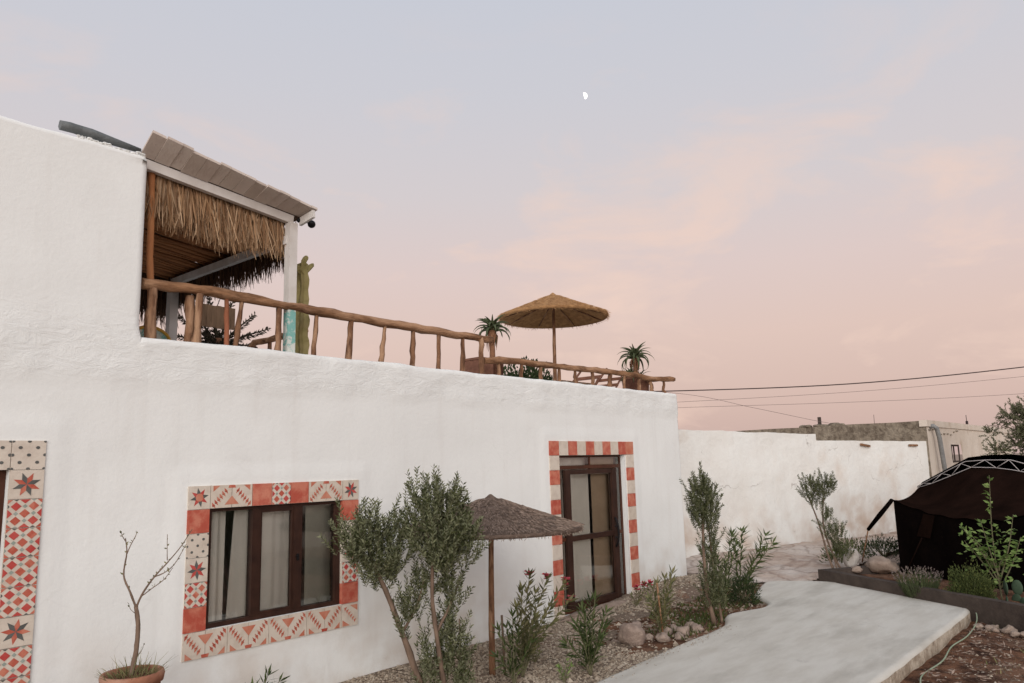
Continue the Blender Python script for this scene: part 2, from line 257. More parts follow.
def glass_mat():
    m = bpy.data.materials.new('window glass'); m.use_nodes = True; t = m.node_tree; t.nodes.clear()
    g = t.nodes.new('ShaderNodeBsdfGlossy'); g.inputs['Roughness'].default_value = 0.03; g.inputs['Color'].default_value = (0.85, 0.85, 0.82, 1)
    tr = t.nodes.new('ShaderNodeBsdfTransparent'); tr.inputs[0].default_value = (0.985, 0.985, 0.97, 1)
    fr = t.nodes.new('ShaderNodeFresnel'); fr.inputs[0].default_value = 1.5
    f = mth('MULTIPLY_ADD', fr.outputs[0], 1.25, 0.10, clamp=True, tree=t)
    nz = t.nodes.new('ShaderNodeTexNoise'); nz.inputs['Scale'].default_value = 1.6; tcn = t.nodes.new('ShaderNodeTexCoord'); t.links.new(tcn.outputs['Object'], nz.inputs[0])
    bp = t.nodes.new('ShaderNodeBump'); bp.inputs['Strength'].default_value = 0.05; t.links.new(nz.outputs[0], bp.inputs['Height']); t.links.new(bp.outputs[0], g.inputs['Normal'])
    mx = t.nodes.new('ShaderNodeMixShader'); o = t.nodes.new('ShaderNodeOutputMaterial')
    t.links.new(f, mx.inputs[0]); t.links.new(tr.outputs[0], mx.inputs[1]); t.links.new(g.outputs[0], mx.inputs[2]); t.links.new(mx.outputs[0], o.inputs[0])
    return m
M['glass'] = glass_mat()
mm = bpy.data.materials.new('moonlight'); mm.use_nodes = True
b = mm.node_tree.nodes['Principled BSDF']; b.inputs['Base Color'].default_value = (0.6, 0.6, 0.6, 1); b.inputs['Emission Color'].default_value = (1, 0.98, 0.97, 1); b.inputs['Emission Strength'].default_value = 0.85
M['moon'] = mm

# ------------------------------------------------------------------ mesh builder
class MB:
    def __init__(s): s.v = []; s.f = []; s.m = []; s.sm = []
    def face(s, pts, mi=0, smooth=False):
        k = len(s.v); s.v += [Vector(p) for p in pts]; s.f.append(tuple(range(k, k + len(pts)))); s.m.append(mi); s.sm.append(smooth)
    def box(s, c, d, rot=None, mi=0):
        c = Vector(c); h = Vector(d) / 2; k = len(s.v)
        for x in (-1, 1):
            for y in (-1, 1):
                for z in (-1, 1):
                    p = Vector((x * h.x, y * h.y, z * h.z))
                    if rot is not None: p = rot @ p
                    s.v.append(c + p)
        for q in ((0, 1, 3, 2), (4, 6, 7, 5), (0, 4, 5, 1), (2, 3, 7, 6), (0, 2, 6, 4), (1, 5, 7, 3)):
            s.f.append(tuple(k + i for i in q)); s.m.append(mi); s.sm.append(False)
    def bx(s, x0, x1, y0, y1, z0, z1, mi=0): s.box(((x0 + x1) / 2, (y0 + y1) / 2, (z0 + z1) / 2), (abs(x1 - x0), abs(y1 - y0), abs(z1 - z0)), None, mi)
    def tube(s, pts, rr, n=8, mi=0, cap=True, smooth=True, rough=0.0, flat=None):
        pts = [Vector(p) for p in pts]
        if isinstance(rr, (int, float)): rr = [rr] * len(pts)
        k = len(s.v); up = None
        for i, p in enumerate(pts):
            d = (pts[min(i + 1, len(pts) - 1)] - pts[max(i - 1, 0)])
            d = d.normalized() if d.length > 1e-9 else Vector((0, 0, 1))
            if up is None: up = Vector((0, 0, 1)) if abs(d.z) < 0.9 else Vector((1, 0, 0))
            a = d.cross(up).normalized(); b2 = a.cross(d).normalized(); up = b2
            for j in range(n):
                t = 2 * math.pi * j / n
                r = rr[i] * (1 + (rough * noise.noise(Vector((p.x * 7 + j * 1.7, p.y * 7, p.z * 7 + i * 0.3))) if rough else 0))
                fy = flat if flat else 1.0
                s.v.append(p + a * math.cos(t) * r + b2 * math.sin(t) * r * fy)
        for i in range(len(pts) - 1):
            for j in range(n):
                s.f.append((k + i * n + j, k + i * n + (j + 1) % n, k + (i + 1) * n + (j + 1) % n, k + (i + 1) * n + j)); s.m.append(mi); s.sm.append(smooth)
        if cap:
            s.f.append(tuple(k + j for j in range(n))[::-1]); s.m.append(mi); s.sm.append(False)
            e = k + (len(pts) - 1) * n; s.f.append(tuple(e + j for j in range(n))); s.m.append(mi); s.sm.append(False)
    def lathe(s, c, prof, n=24, mi=0, smooth=True, wob=0.0):
        c = Vector(c); k = len(s.v)
        for i, (r, z) in enumerate(prof):
            for j in range(n):
                t = 2 * math.pi * j / n
                q = r * (1 + wob * noise.noise(Vector((math.cos(t) * 2, math.sin(t) * 2, z * 5))))
                s.v.append(c + Vector((math.cos(t) * q, math.sin(t) * q, z)))
        for i in range(len(prof) - 1):
            for j in range(n):
                s.f.append((k + i * n + j, k + i * n + (j + 1) % n, k + (i + 1) * n + (j + 1) % n, k + (i + 1) * n + j)); s.m.append(mi); s.sm.append(smooth)
    def leaf(s, p, d, l, w, mi=0, droop=0.0, side=None):
        p = Vector(p); d = Vector(d).normalized()
        if side is None: side = Vector((random.uniform(-1, 1), random.uniform(-1, 1), random.uniform(-1, 1)))
        a = d.cross(side)
        if a.length < 1e-5: a = d.orthogonal()
        a = a.normalized() * w / 2; dn = Vector((0, 0, -droop * l))
        s.face([p, p + d * l * 0.45 + a + dn * 0.3, p + d * l + dn, p + d * l * 0.45 - a + dn * 0.3], mi)
    def strip(s, pts, w, side, mi=0):
        side = Vector(side).normalized(); k = len(s.v); n = len(pts)
        for i, p in enumerate(pts):
            q = w * (1 - 0.75 * (i / (n - 1)) ** 2) / 2
            s.v.append(Vector(p) + side * q); s.v.append(Vector(p) - side * q)
        for i in range(n - 1):
            s.f.append((k + 2 * i, k + 2 * i + 1, k + 2 * i + 3, k + 2 * i + 2)); s.m.append(mi); s.sm.append(False)
    def grid(s, pf, us, vs, mi=0, smooth=True, skip=None):
        k = len(s.v); nv = len(vs)
        for u in us:
            for v in vs: s.v.append(Vector(pf(u, v)))
        for i in range(len(us) - 1):
            for j in range(nv - 1):
                if skip and skip((us[i] + us[i + 1]) / 2, (vs[j] + vs[j + 1]) / 2): continue
                s.f.append((k + i * nv + j, k + (i + 1) * nv + j, k + (i + 1) * nv + j + 1, k + i * nv + j + 1)); s.m.append(mi); s.sm.append(smooth)
    def blob(s, c, r, amp=0.25, f=1.6, n=14, mi=0, smooth=True, seed=0.0, floor=None):
        c = Vector(c); k = len(s.v); nu, nvv = n, n // 2 + 1
        for i in range(nvv + 1):
            ph = math.pi * i / nvv
            for j in range(nu):
                t = 2 * math.pi * j / nu
                d = Vector((math.sin(ph) * math.cos(t), math.sin(ph) * math.sin(t), math.cos(ph)))
                q = 1 + amp * noise.noise(d * f + Vector((seed, seed * 2, 0))) + amp * 0.4 * noise.noise(d * f * 3 + Vector((seed, 0, 0)))
                s.v.append(c + Vector((d.x * r[0] * q, d.y * r[1] * q, d.z * r[2] * q)))
        for i in range(nvv):
            for j in range(nu):
                s.f.append((k + i * nu + j, k + (i + 1) * nu + j, k + (i + 1) * nu + (j + 1) % nu, k + i * nu + (j + 1) % nu)); s.m.append(mi); s.sm.append(smooth)
    def build(s, name, mats, parent=None, loc=None, merge=False, flip=None):
        if not isinstance(mats, (list, tuple)): mats = [mats]
        if parent is not None: base = Vector(parent['_base'])
        elif loc is not None: base = Vector(loc)
        else: base = Vector((0, 0, 0))
        me = bpy.data.meshes.new(name)
        me.from_pydata([tuple(v - base) for v in s.v], [], s.f)
        for mtl in mats: me.materials.append(M[mtl] if isinstance(mtl, str) else mtl)
        me.polygons.foreach_set('material_index', s.m)
        me.polygons.foreach_set('use_smooth', s.sm)
        if merge:
            import bmesh
            bm = bmesh.new(); bm.from_mesh(me); bmesh.ops.remove_doubles(bm, verts=bm.verts, dist=0.0006)
            bmesh.ops.recalc_face_normals(bm, faces=bm.faces); bm.to_mesh(me); bm.free()
        me.update()
        o = bpy.data.objects.new(name, me); COL.objects.link(o)
        if parent is not None: o.parent = parent
        else: o.location = base
        o['_base'] = tuple(base)
        BUILT.append(o)
        return o
BUILT = []
def tag(o, label=None, cat=None, group=None, kind=None):
    if label: o['label'] = label
    if cat: o['category'] = cat
    if group: o['group'] = group
    if kind: o['kind'] = kind
    return o
def thing(name, loc, label, cat, group=None):
    o = bpy.data.objects.new(name, None); COL.objects.link(o); o.location = loc; o['_base'] = tuple(loc)
    o.empty_display_size = 0.2
    BUILT.append(o)
    return tag(o, label, cat, group)
def U(a, b): return random.uniform(a, b)
def nv3(p, s=1.0, o=0.0): return noise.noise(Vector((p[0] * s + o, p[1] * s, p[2] * s)))
def frange(a, b, st):
    n = max(1, int(round((b - a) / st))); return [a + (b - a) * i / n for i in range(n + 1)]
def wander(a, b, n, amp, seed=0.0, plane=None):
    a = Vector(a); b = Vector(b); out = []
    for i in range(n + 1):
        t = i / n; p = a.lerp(b, t)
        e = math.sin(math.pi * t) * 0.6 + 0.4
        o = Vector((noise.noise(Vector((t * 4 + seed, 3.1, 0))), noise.noise(Vector((t * 4 + seed, 9.7, 2))), noise.noise(Vector((t * 4 + seed, 17.3, 5)))))
        out.append(p + o * amp * e)
    return out

# ================================================================== SETTING
def gz(x, y):
    """height of the ground: gravel strip by the house, lower soil right of the path"""
    left = -0.055 + 0.012 * noise.noise(Vector((x * 1.3, y * 1.3, 0)))
    # gravel heaped against the end of the house wall
    left += 0.17 * math.exp(-((x - 11.3) / 1.5) ** 2) * math.exp(-((y - 6.5) / 0.75) ** 2)
    right = -0.21 + 0.03 * noise.noise(Vector((x * 1.1, y * 1.1, 4)))
    k = min(1, max(0, (y - 2.5) / 1.2)); k = k * k * (3 - 2 * k)
    far = min(1, max(0, (x - 12.4) / 1.2))
    z = right + (left - right) * k
    zfar = -0.02 + 0.02 * noise.noise(Vector((x, y, 7)))
    if y > 2.6: z = z + (zfar - z) * far
    d = math.hypot(x, y)
    if d > 35: z = z * max(0, 1 - (d - 35) / 40)
    return z
xs = [-900, -400, -180, -80, -40, -20, -10, -6] + frange(-4, 24, 0.2) + [27, 32, 40, 55, 80, 140, 260, 500, 1000]
ys = [-900, -400, -180, -80, -40, -20, -12] + frange(-8, 12, 0.2) + [15, 20, 30, 50, 90, 180, 400, 900]
g = MB(); g.grid(lambda x, y: (x, y, gz(x, y)), xs, ys)
tag(g.build('ground', 'ground'), kind='structure')

def sheet(name, m, poly_in, x0, x1, y0, y1, dz, st=0.1, amp=0.0, f=3.0, kind='structure'):
    s = MB()
    s.grid(lambda x, y: (x, y, gz(x, y) + dz + amp * noise.noise(Vector((x * f, y * f, 1.7)))), frange(x0, x1, st), frange(y0, y1, st), skip=lambda x, y: not poly_in(x, y))
    return tag(s.build(name, m), kind=kind)
sheet('gravel_bed', 'gravelbed', lambda x, y: 4.2 < y < 6.45 and x < 7.7 + 0.3 * math.sin(y * 5) + 0.2 * math.sin(y * 13) or (y > 5.7 + 0.15 * math.sin(x * 4) and x > 7.4 and x < 12.9 + 0.2 * math.sin(y * 6)), -2, 13.4, 4.2, 7.6, 0.010, 0.08, 0.006)
sheet('soil_bed', 'soil', lambda x, y: 7.3 + 0.25 * math.sin(y * 5) < x < 12.35, 7.0, 12.5, 4.2, 6.1, 0.006, 0.08, 0.018, 4)
sheet('soil_bed', 'soil', lambda x, y: y < 2.45, -2, 16, -6, 2.5, 0.045, 0.1, 0.045, 2.6)

# path: a thick cast slab with rounded, slightly wavy edges
PATH = [(-2.0, 4.30), (4.0, 4.28), (6.05, 4.31), (7.0, 4.38), (8.05, 4.42), (8.9, 4.42), (9.14, 4.47), (9.55, 4.68), (9.8, 4.70), (10.1, 4.60), (10.4, 4.50), (10.75, 4.58), (10.95, 4.78), (11.2, 5.0), (11.6, 5.12), (12.2, 5.30), (12.62, 5.38),
        (13.0, 4.68), (12.95, 4.25), (12.72, 3.65), (12.35, 3.05), (12.0, 2.46), (11.85, 2.32), (11.6, 2.25), (11.2, 2.24), (9.67, 2.26), (8.15, 2.26), (7.4, 2.28), (4.0, 2.3), (-2.0, 2.3)]
def smooth_poly(P, it=2):
    for _ in range(it):
        Q = []
        for i in range(len(P)):
            a = Vector(P[i]); b2 = Vector(P[(i + 1) % len(P)])
            Q += [tuple(a.lerp(b2, 0.25)), tuple(a.lerp(b2, 0.75))]
        P = Q
    return P
PP = smooth_poly(PATH, 2)
def inside(x, y, P):
    c = False; n = len(P)
    for i in range(n):
        x1, y1 = P[i]; x2, y2 = P[i - 1]
        if (y1 > y) != (y2 > y) and x < (x2 - x1) * (y - y1) / (y2 - y1) + x1: c = not c
    return c
def pathz(x, y): return 0.0 + 0.010 * noise.noise(Vector((x * 0.9, y * 0.9, 3))) + 0.004 * noise.noise(Vector((x * 4, y * 4, 3)))
s = MB()
import bmesh
def offset(P, d):
    out = []
    n = len(P)
    for i in range(n):
        a = Vector(P[i - 1]); b2 = Vector(P[(i + 1) % n]); t = (b2 - a).normalized(); nn = Vector((t.y, -t.x))
        out.append((P[i][0] + nn.x * d, P[i][1] + nn.y * d))
    return out
area = sum(PP[i][0] * PP[(i + 1) % len(PP)][1] - PP[(i + 1) % len(PP)][0] * PP[i][1] for i in range(len(PP)))
sg = 1 if area < 0 else -1   # inward direction sign
# dense the rim
dense = []
for i in range(len(PP)):
    a = Vector(PP[i]); b2 = Vector(PP[(i + 1) % len(PP)]); k = max(1, int((b2 - a).length / 0.18))
    for j in range(k): dense.append(tuple(a.lerp(b2, j / k)))
rings = []
for (ins, z, wv) in ((-0.012, -0.32, 0.020), (-0.004, -0.14, 0.018), (0.0, -0.035, 0.012), (0.02, -0.010, 0.008), (0.055, 0.0, 0.0)):
    ring = []
    for (x, y) in offset(dense, sg * ins):
        w2 = wv * noise.noise(Vector((x * 3, y * 3, z * 8)))
        ring.append(Vector((x + w2, y + w2, (z + pathz(x, y)) if z > -0.3 else z)))
    rings.append(ring)
n = len(dense); k = 0
for ring in rings: s.v += ring
for i in range(len(rings) - 1):
    for j in range(n):
        s.f.append((i * n + j, i * n + (j + 1) % n, (i + 1) * n + (j + 1) % n, (i + 1) * n + j)); s.m.append(1 if i < 2 else 0); s.sm.append(True)
s.f.append(tuple((len(rings) - 1) * n + j for j in range(n))); s.m.append(0); s.sm.append(False)
tag(s.build('path', ['concrete', 'concside'], merge=True), kind='structure')

# rough stone paving beyond the path, in low uneven courses
def pave_z(x, y):
    base = gz(x, y)
    d = (x - 12.5) * 0.80 + (y - 5.4) * 0.6
    step = 0.0
    for k, e in enumerate((0.5, 1.15, 1.7, 2.6, 3.3)):
        e += 0.22 * noise.noise(Vector((x * 0.7 - y * 0.9, k * 3.7, 0)))
        step += 0.022 * min(1, max(0, (d - e) / 0.07))
    e2 = Vector((x * 1.5 + 0.4 * noise.noise(Vector((x * 2, y * 2, 8))), y * 2.4 + 0.4 * noise.noise(Vector((x * 2, y * 2, 4))), 0)); dd, _ = noise.voronoi(e2)
    crack = max(0, 1 - (dd[1] - dd[0]) / 0.10) * 0.028
    v = noise.noise(Vector((x * 1.8, y * 1.8, 0))) * 0.03 - crack + noise.noise(Vector((x * 5, y * 5, 2))) * 0.012
    return base + 0.03 + step * 0.8 + v
s = MB(); s.grid(lambda x, y: (x, y, pave_z(x, y)), frange(12.2, 23, 0.06), frange(3.6, 10.4, 0.06), skip=lambda x, y: not ((x - 12.45) * 0.80 + (y - 5.3) * 0.6 > 0.02 + 0.05 * math.sin(y * 7) and y > 4.75 - 0.05 * (x - 13) and y < 8.4 - (x - 12) * 0.33 + 0.6))
tag(s.build('stone_paving', 'paving'), kind='structure')

# ------------------------------------------------------------------ gravel stones
s = MB()
def pebble(s, x, y, r, z=None):
    z = gz(x, y) + 0.012 if z is None else z
    k = len(s.v); a = U(0, 3.14); fl = U(0.45, 0.8)
    for dx, dy, dz in ((1, 0, 0), (0, 1, 0), (-1, 0, 0), (0, -1, 0), (0, 0, 1), (0, 0, -0.6)):
        q = r * U(0.7, 1.2); X = dx * math.cos(a) - dy * math.sin(a); Y = dx * math.sin(a) + dy * math.cos(a)
        s.v.append(Vector((x + X * q, y + Y * q, z + dz * q * fl)))
    for t in ((0, 1, 4), (1, 2, 4), (2, 3, 4), (3, 0, 4), (1, 0, 5), (2, 1, 5), (3, 2, 5), (0, 3, 5)):
        s.f.append(tuple(k + i for i in t)); s.m.append(0); s.sm.append(False)
cnt = 0
while cnt < 19000:
    x = 4.2 + (12.6 - 4.2) * random.random() ** 1.35; y = U(4.36, 6.39)
    if inside(x, y, PP): continue
    if x > 7.5 and y < 5.75 + 0.2 * math.sin(x * 3) and random.random() > 0.09: continue
    pebble(s, x, y, random.choice((0.010, 0.013, 0.016, 0.020, 0.012)) * U(0.8, 1.3)); cnt += 1
for _ in range(420):
    x = U(4.6, 12.2); y = U(4.36, 6.35)
    if not inside(x, y, PP): pebble(s, x, y, U(0.022, 0.045))
for _ in range(260):
    x = U(4.8, 9.0); y = 4.36 - abs(random.gauss(0, .09)); pebble(s, x, y, U(0.005, 0.011), 0.006)
for _ in range(500):
    x = U(7, 13); y = U(0.3, 2.15); pebble(s, x, y, U(0.006, 0.024), gz(x, y) + 0.045 + 0.045 * noise.noise(Vector((x * 2.6, y * 2.6, 1.7))))
tag(s.build('gravel', 'pebble'), 'loose pinkish grey gravel stones spread along the foot of the house', None, kind='stuff')

# ================================================================== HOUSE
D = 6.407
house = thing('house', (5.0, D, 0), 'long whitewashed house with roof terrace and patterned tiles round its openings', 'house')
WIN = (3.385, 4.785, 0.685, 1.690); DOOR = (8.40, 10.06, -0.02, 2.105); LDO = (0.62, 1.845, -0.02, 2.06)
HOLES = [WIN, DOOR, LDO]
def relief(x, z):
    o = 0.010 * noise.noise(Vector((x * 0.8, z * 0.8, 0))) + 0.004 * noise.noise(Vector((x * 3, z * 3, 5)))
    # hand-smoothed parapet band, a little proud and lumpier than the wall below
    e = 2.76 + 0.025 * noise.noise(Vector((x * 1.5, 0, 9)))
    if z > e - 0.03:
        kk = min(1, (z - e + 0.03) / 0.05)
        if x <= 2.72 and z > 3.0: kk *= max(0, 1 - (z - 3.0) / 0.35)
        if True: o += kk * (0.009 + 0.010 * noise.noise(Vector((x * 2.2, z * 5, 11))) + 0.008 * noise.noise(Vector((x * 6, z * 11, 2))))
    # raised plaster margin round the tiles
    for (a, b2, c, d) in ((3.04, 5.12, 0.40, 2.03), (8.02, 10.44, -0.5, 2.44), (0.2, 2.2, -0.5, 2.42)):
        dd = min(x - a, b2 - x, z - c, d - z)
        if dd > -0.01: o += 0.009 * min(1, (dd + 0.01) / 0.03)
    return o
def edges(a, b2, st, extra=()):
    L2 = frange(a, b2, st)
    for e in extra:
        if a < e < b2:
            i = min(range(len(L2)), key=lambda q: abs(L2[q] - e))
            L2[i] = e
    return L2
def rbox(s, x0, x1, y0, y1, z0, z1, st, r, holes=(), rel=True, back=0.25, topwob=0.0, soft=0):
    hx = [h[0] for h in holes] + [h[1] for h in holes]; hz = [h[2] for h in holes] + [h[3] for h in holes]
    X = edges(x0, x1, st, hx); Z = edges(z0, z1, st, hz); Y = frange(y0, y1, back)
    X = sorted(set([x0, x0 + r * .35, x0 + r] + [q for q in X if x0 + r < q < x1 - r] + [x1 - r, x1 - r * .35, x1]))
    Z = sorted(set([z0] + [q for q in Z if z0 < q < z1 - r] + [z1 - r, z1 - r * .35, z1]))
    Y = sorted(set([y0, y0 + r * .35, y0 + r] + [q for q in Y if y0 + r < q < y1]+[y1]))
    def P(x, y, z):
        b0 = min(1, max(0, (z - 3.09) / 0.10)) if soft == 1 else 1.0
        q = Vector((min(max(x, x0 + (0 if soft == 2 else r)), x1 - r * b0), max(y, y0 + r), min(z, z1 - r)))
        p = Vector((x, y, z)); dd = p - q
        if dd.length > 1e-7: dd = dd.normalized() * r
        p = q + dd
        if rel:
            nrm = dd.normalized() if dd.length > 0 else Vector((0, 0, 0))
            on = any(h[0] - 0.09 < x < h[1] + 0.09 and h[2] - 0.09 < z < h[3] + 0.09 for h in holes)
            p += nrm * ((relief(x, z) if not on else 0.006) if nrm.y < -0.05 else 0.008 * noise.noise(Vector((x * 1.5, y * 1.5, z * 1.5))))
            if z > z1 - r * 1.01: p.z += topwob * noise.noise(Vector((x * 1.4, y, 20)))+ topwob * 0.4 * noise.noise(Vector((x * 6, y, 20)))
        return p
    sk = (lambda a, b2: any(h[0] < a < h[1] and h[2] < b2 < h[3] for h in holes)) if holes else None
    s.grid(lambda a, b2: P(a, y0, b2), X, Z, skip=sk)
    s.grid(lambda a, b2: P(x1, a, b2), Y, Z)
    s.grid(lambda a, b2: P(x0, a, b2), Y, Z)
    s.grid(lambda a, b2: P(a, b2, z1), X, Y)
s = MB()
s2 = MB()
rbox(s, -3.0, 2.72, D, 11.0, -0.4, 4.735, 0.06, 0.045, [LDO], topwob=0.03, soft=1)
rbox(s, 2.72, 11.85, D, D + 0.27, -0.4, 3.135, 0.06, 0.045, [WIN, DOOR], topwob=0.012, soft=2)
# reveals of the openings, ends of house, back wall, terrace floor
for (a, b2, c, d) in HOLES:
    yb = D + 0.27; yf = D - 0.004
    s.face([(a, yf, c), (a, yb, c), (a, yb, d), (a, yf, d)]); s.face([(b2, yf, c), (b2, yf, d), (b2, yb, d), (b2, yb, c)])
    s.face([(a, yf, d), (a, yb, d), (b2, yb, d), (b2, yf, d)]); s.face([(a, yf, c), (b2, yf, c), (b2, yb, c), (a, yb, c)])
s.bx(11.585, 11.845, D + 0.28, 11.0, -0.4, 3.12)
s.bx(2.73, 11.58, 10.75, 11.0, -0.4, 3.11)
s.bx(2.73, 11.58, D + 0.275, 10.745, 2.62, 2.80)
wall = s.build('wall', 'white', house)
# flaking plaster lip near the end of the raised block's top
s = MB()
for i in range(90):
    x = U(2.15, 2.70); z = 4.735 - abs(random.gauss(0, 0.028))
    s.blob((x, D + 0.022, z), (U(0.008, 0.03), 0.012, U(0.004, 0.011)), 0.8, 3, 6, seed=i, smooth=False)
tag(s.build('flaking_plaster', 'white', house), 'crumbled plaster lip along the top of the upper wall')
s = MB(); s.bx(-2.9, 11.58, 6.7, 10.7, -0.30, -0.06); s.build('floor', 'render', house)
# door threshold of rough pale stone
s = MB(); s.blob((9.25, D - 0.07, -0.03), (0.98, 0.14, 0.055), 0.25, 3, 30, seed=3); s.build('threshold', 'rockpale', house)

# ---------------- cement tiles -----------------
TY = D - 0.022       # face of tiles
TM = ['tcream', 'tred', 'torange', 'tcrimson', 'tgrey', 'tsage']
class Tiles:
    def __init__(s): s.b = MB(); s.k = 0
    def base(s, x0, x1, z0, z1, mi):
        gsp = 0.0025; j = U(-0.0008, 0.0008)
        s.b.bx(x0 + gsp, x1 - gsp, TY + j, D + 0.03, z0 + gsp, z1 - gsp, mi)
    def poly(s, pts, mi, lift=0.0016):
        # flat painted inlay just proud of the tile
        s.b.face([(x, TY - lift, z) for x, z in pts], mi)
    def red(s, x0, x1, z0, z1, mi=1):
        s.base(x0, x1, z0, z1, mi)
        m2 = 2 if mi == 1 else 0
        cx, cz = (x0 + x1) / 2, (z0 + z1) / 2
        P = []
        for i in range(18):
            t = i * math.pi / 9; q = 0.30 * U(0.8, 1.1)
            P.append((cx + math.cos(t) * (x1 - x0) * q, cz + math.sin(t) * (z1 - z0) * q))
        pass
    def cream(s, x0, x1, z0, z1): s.base(x0, x1, z0, z1, 0)
    def star(s, x0, x1, z0, z1, rot=0.2, a=1, b2=4, worn=False):
        s.base(x0, x1, z0, z1, 0)
        cx, cz = (x0 + x1) / 2, (z0 + z1) / 2; w = (x1 - x0) * 0.42; h = (z1 - z0) * 0.42
        for i in range(8):
            t = rot + i * math.pi / 4
            def q(r, tt): return (cx + math.cos(tt) * w * r, cz + math.sin(tt) * h * r)
            s.poly([q(0, t), q(0.50, t - 0.39), q(1, t), q(0.50, t + 0.39)], a if i % 2 else b2)
        if worn: s.poly([(cx + math.cos(i) * w * 0.42, cz + math.sin(i) * h * 0.42) for i in [k * math.pi / 5 for k in range(10)]], 2, 0.003)
    def dots(s, x0, x1, z0, z1):
        s.base(x0, x1, z0, z1, 0)
        w, h = x1 - x0, z1 - z0
        for fx, fz in ((0.25, 0.25), (0.75, 0.25), (0.25, 0.75), (0.75, 0.75), (0.5, 0.5), (0.03, 0.5), (0.97, 0.5), (0.5, 0.03), (0.5, 0.97), (0.03, 0.03), (0.97, 0.97), (0.03, 0.97), (0.97, 0.03)):
            r = 0.062; P = []
            for i in range(8):
                t = i * math.pi / 4
                P.append((min(x1 - .003, max(x0 + .003, x0 + w * (fx + math.cos(t) * r))), min(z1 - .003, max(z0 + .003, z0 + h * (fz + math.sin(t) * r * 0.9)))))
            s.poly(P, 4)
    def checker(s, x0, x1, z0, z1):
        s.base(x0, x1, z0, z1, 0)
        w, h = x1 - x0, z1 - z0
        def clampP(P): return [(min(x1 - .003, max(x0 + .003, x)), min(z1 - .003, max(z0 + .003, z))) for x, z in P]
        def dia(fx, fz, r, mi): s.poly(clampP([(x0 + w * (fx - r), z0 + h * fz), (x0 + w * fx, z0 + h * (fz - r)), (x0 + w * (fx + r), z0 + h * fz), (x0 + w * fx, z0 + h * (fz + r))]), mi)
        for fx, fz in ((0.25, 0.25), (0.75, 0.75), (0.25, 0.75), (0.75, 0.25), ):
            pass
        for fx, fz in ((0, 0.5), (0.5, 0), (1, 0.5), (0.5, 1), (0.5, 0.5), (0, 0), (1, 1), (0, 1), (1, 0)):
            if (fx + fz) * 2 % 2 == 0 or True:
                pass
        for i in range(5):
            for j in range(5):
                fx, fz = i / 4, j / 4
                if (i + j) % 2 == 0: dia(fx, fz, 0.155, 3 if (i * 3 + j) % 4 else 1)
                else: dia(fx, fz, 0.072, 5 if (i + 2 * j) % 3 else 4)
    def chevron(s, x0, x1, z0, z1, flip=False, half=None):
        # flip False: triangle standing at the bottom middle, saw-toothed bands falling from the top middle to the lower corners
        s.base(x0, (x0 + x1) / 2, z0, z1, 0); s.base((x0 + x1) / 2, x1, z0, z1, 0) if half is None else None
        w, h = x1 - x0, z1 - z0
        def T(P, mi): s.poly([(x0 + w * fx, (z1 - h * fz) if flip else (z0 + h * fz)) for fx, fz in P], mi)
        T([(0.33, 0.14), (0.67, 0.14), (0.5, 0.52)], 2)
        T([(0.41, 0.86), (0.59, 0.86), (0.57, 0.985), (0.43, 0.985)], 1)
        T([(0.06, 0.72), (0.06, 0.97), (0.22, 0.97)], 2); T([(0.94, 0.72), (0.94, 0.97), (0.78, 0.97)], 2)
        for sd2 in (-1, 1):
            for k in range(6):
                t = (k + 0.3) / 6.0
                ax = 0.5 + sd2 * (0.12 + 0.34 * t); az = 0.80 - 0.72 * t
                T([(ax - sd2 * 0.035, az - 0.03), (ax + sd2 * 0.035, az - 0.09), (ax + sd2 * 0.045, az + 0.10)], 1)
                T([(ax - sd2 * 0.02, az - 0.03), (ax + sd2 * 0.03, az - 0.06), (ax - sd2 * 0.045, az - 0.16)], 1)
wx = [3.18 + 0.2 * i for i in range(10)]; wz = [0.465, 0.685, 0.886, 1.087, 1.288, 1.489, 1.690, 1.890]
t = Tiles()
t.star(wx[0], wx[1], wz[6], wz[7], 0.2, 3, 4, worn=True); t.chevron(wx[1], wx[3], wz[6], wz[7])
t.red(wx[3], wx[4], wz[6], wz[7]); t.checker(wx[4], wx[5], wz[6], wz[7]); t.red(wx[5], wx[6], wz[6], wz[7])
t.chevron(wx[6], wx[8], wz[6], wz[7]); t.star(wx[8], wx[9], wz[6], wz[7], 0.35, 3, 4)
for x0, x1, rev in ((wx[0], wx[1], 0), (wx[8], wx[9], 1)):
    t.red(x0, x1, wz[5], wz[6]); t.dots(x0, x1, wz[4], wz[5]); t.star(x0, x1, wz[3], wz[4], 0.1 + rev, 3, 4); t.checker(x0, x1, wz[2], wz[3]); t.red(x0, x1, wz[1], wz[2])
for i in range(4): t.chevron(wx[2 * i], wx[2 * i + 2], wz[0], wz[1], True)
t.base(wx[8], wx[9], wz[0], wz[1], 0)
for k in range(6):
    q = (k + 0.4) / 6.5; t.poly([(wx[8] + 0.02 + 0.15 * q, wz[1] - 0.03 - 0.16 * q), (wx[8] + 0.055 + 0.15 * q, wz[1] - 0.02 - 0.16 * q), (wx[8] + 0.03 + 0.15 * q, wz[1] - 0.065 - 0.15 * q)], 1)
t.poly([(wx[9] - 0.10, wz[1] - 0.02), (wx[9] - 0.01, wz[1] - 0.02), (wx[9] - 0.01, wz[1] - 0.08)], 2)
t.poly([(wx[8] + 0.01, wz[0] + 0.01), (wx[8] + 0.10, wz[0] + 0.01), (wx[8] + 0.01, wz[0] + 0.07)], 2)
tag(t.b.build('window_tiles', TM, house), 'red and cream patterned cement tiles framing the window')
t = Tiles()
dx = [8.18 + 0.212 * i for i in range(11)]; dz0 = 2.105; dz1 = 2.305
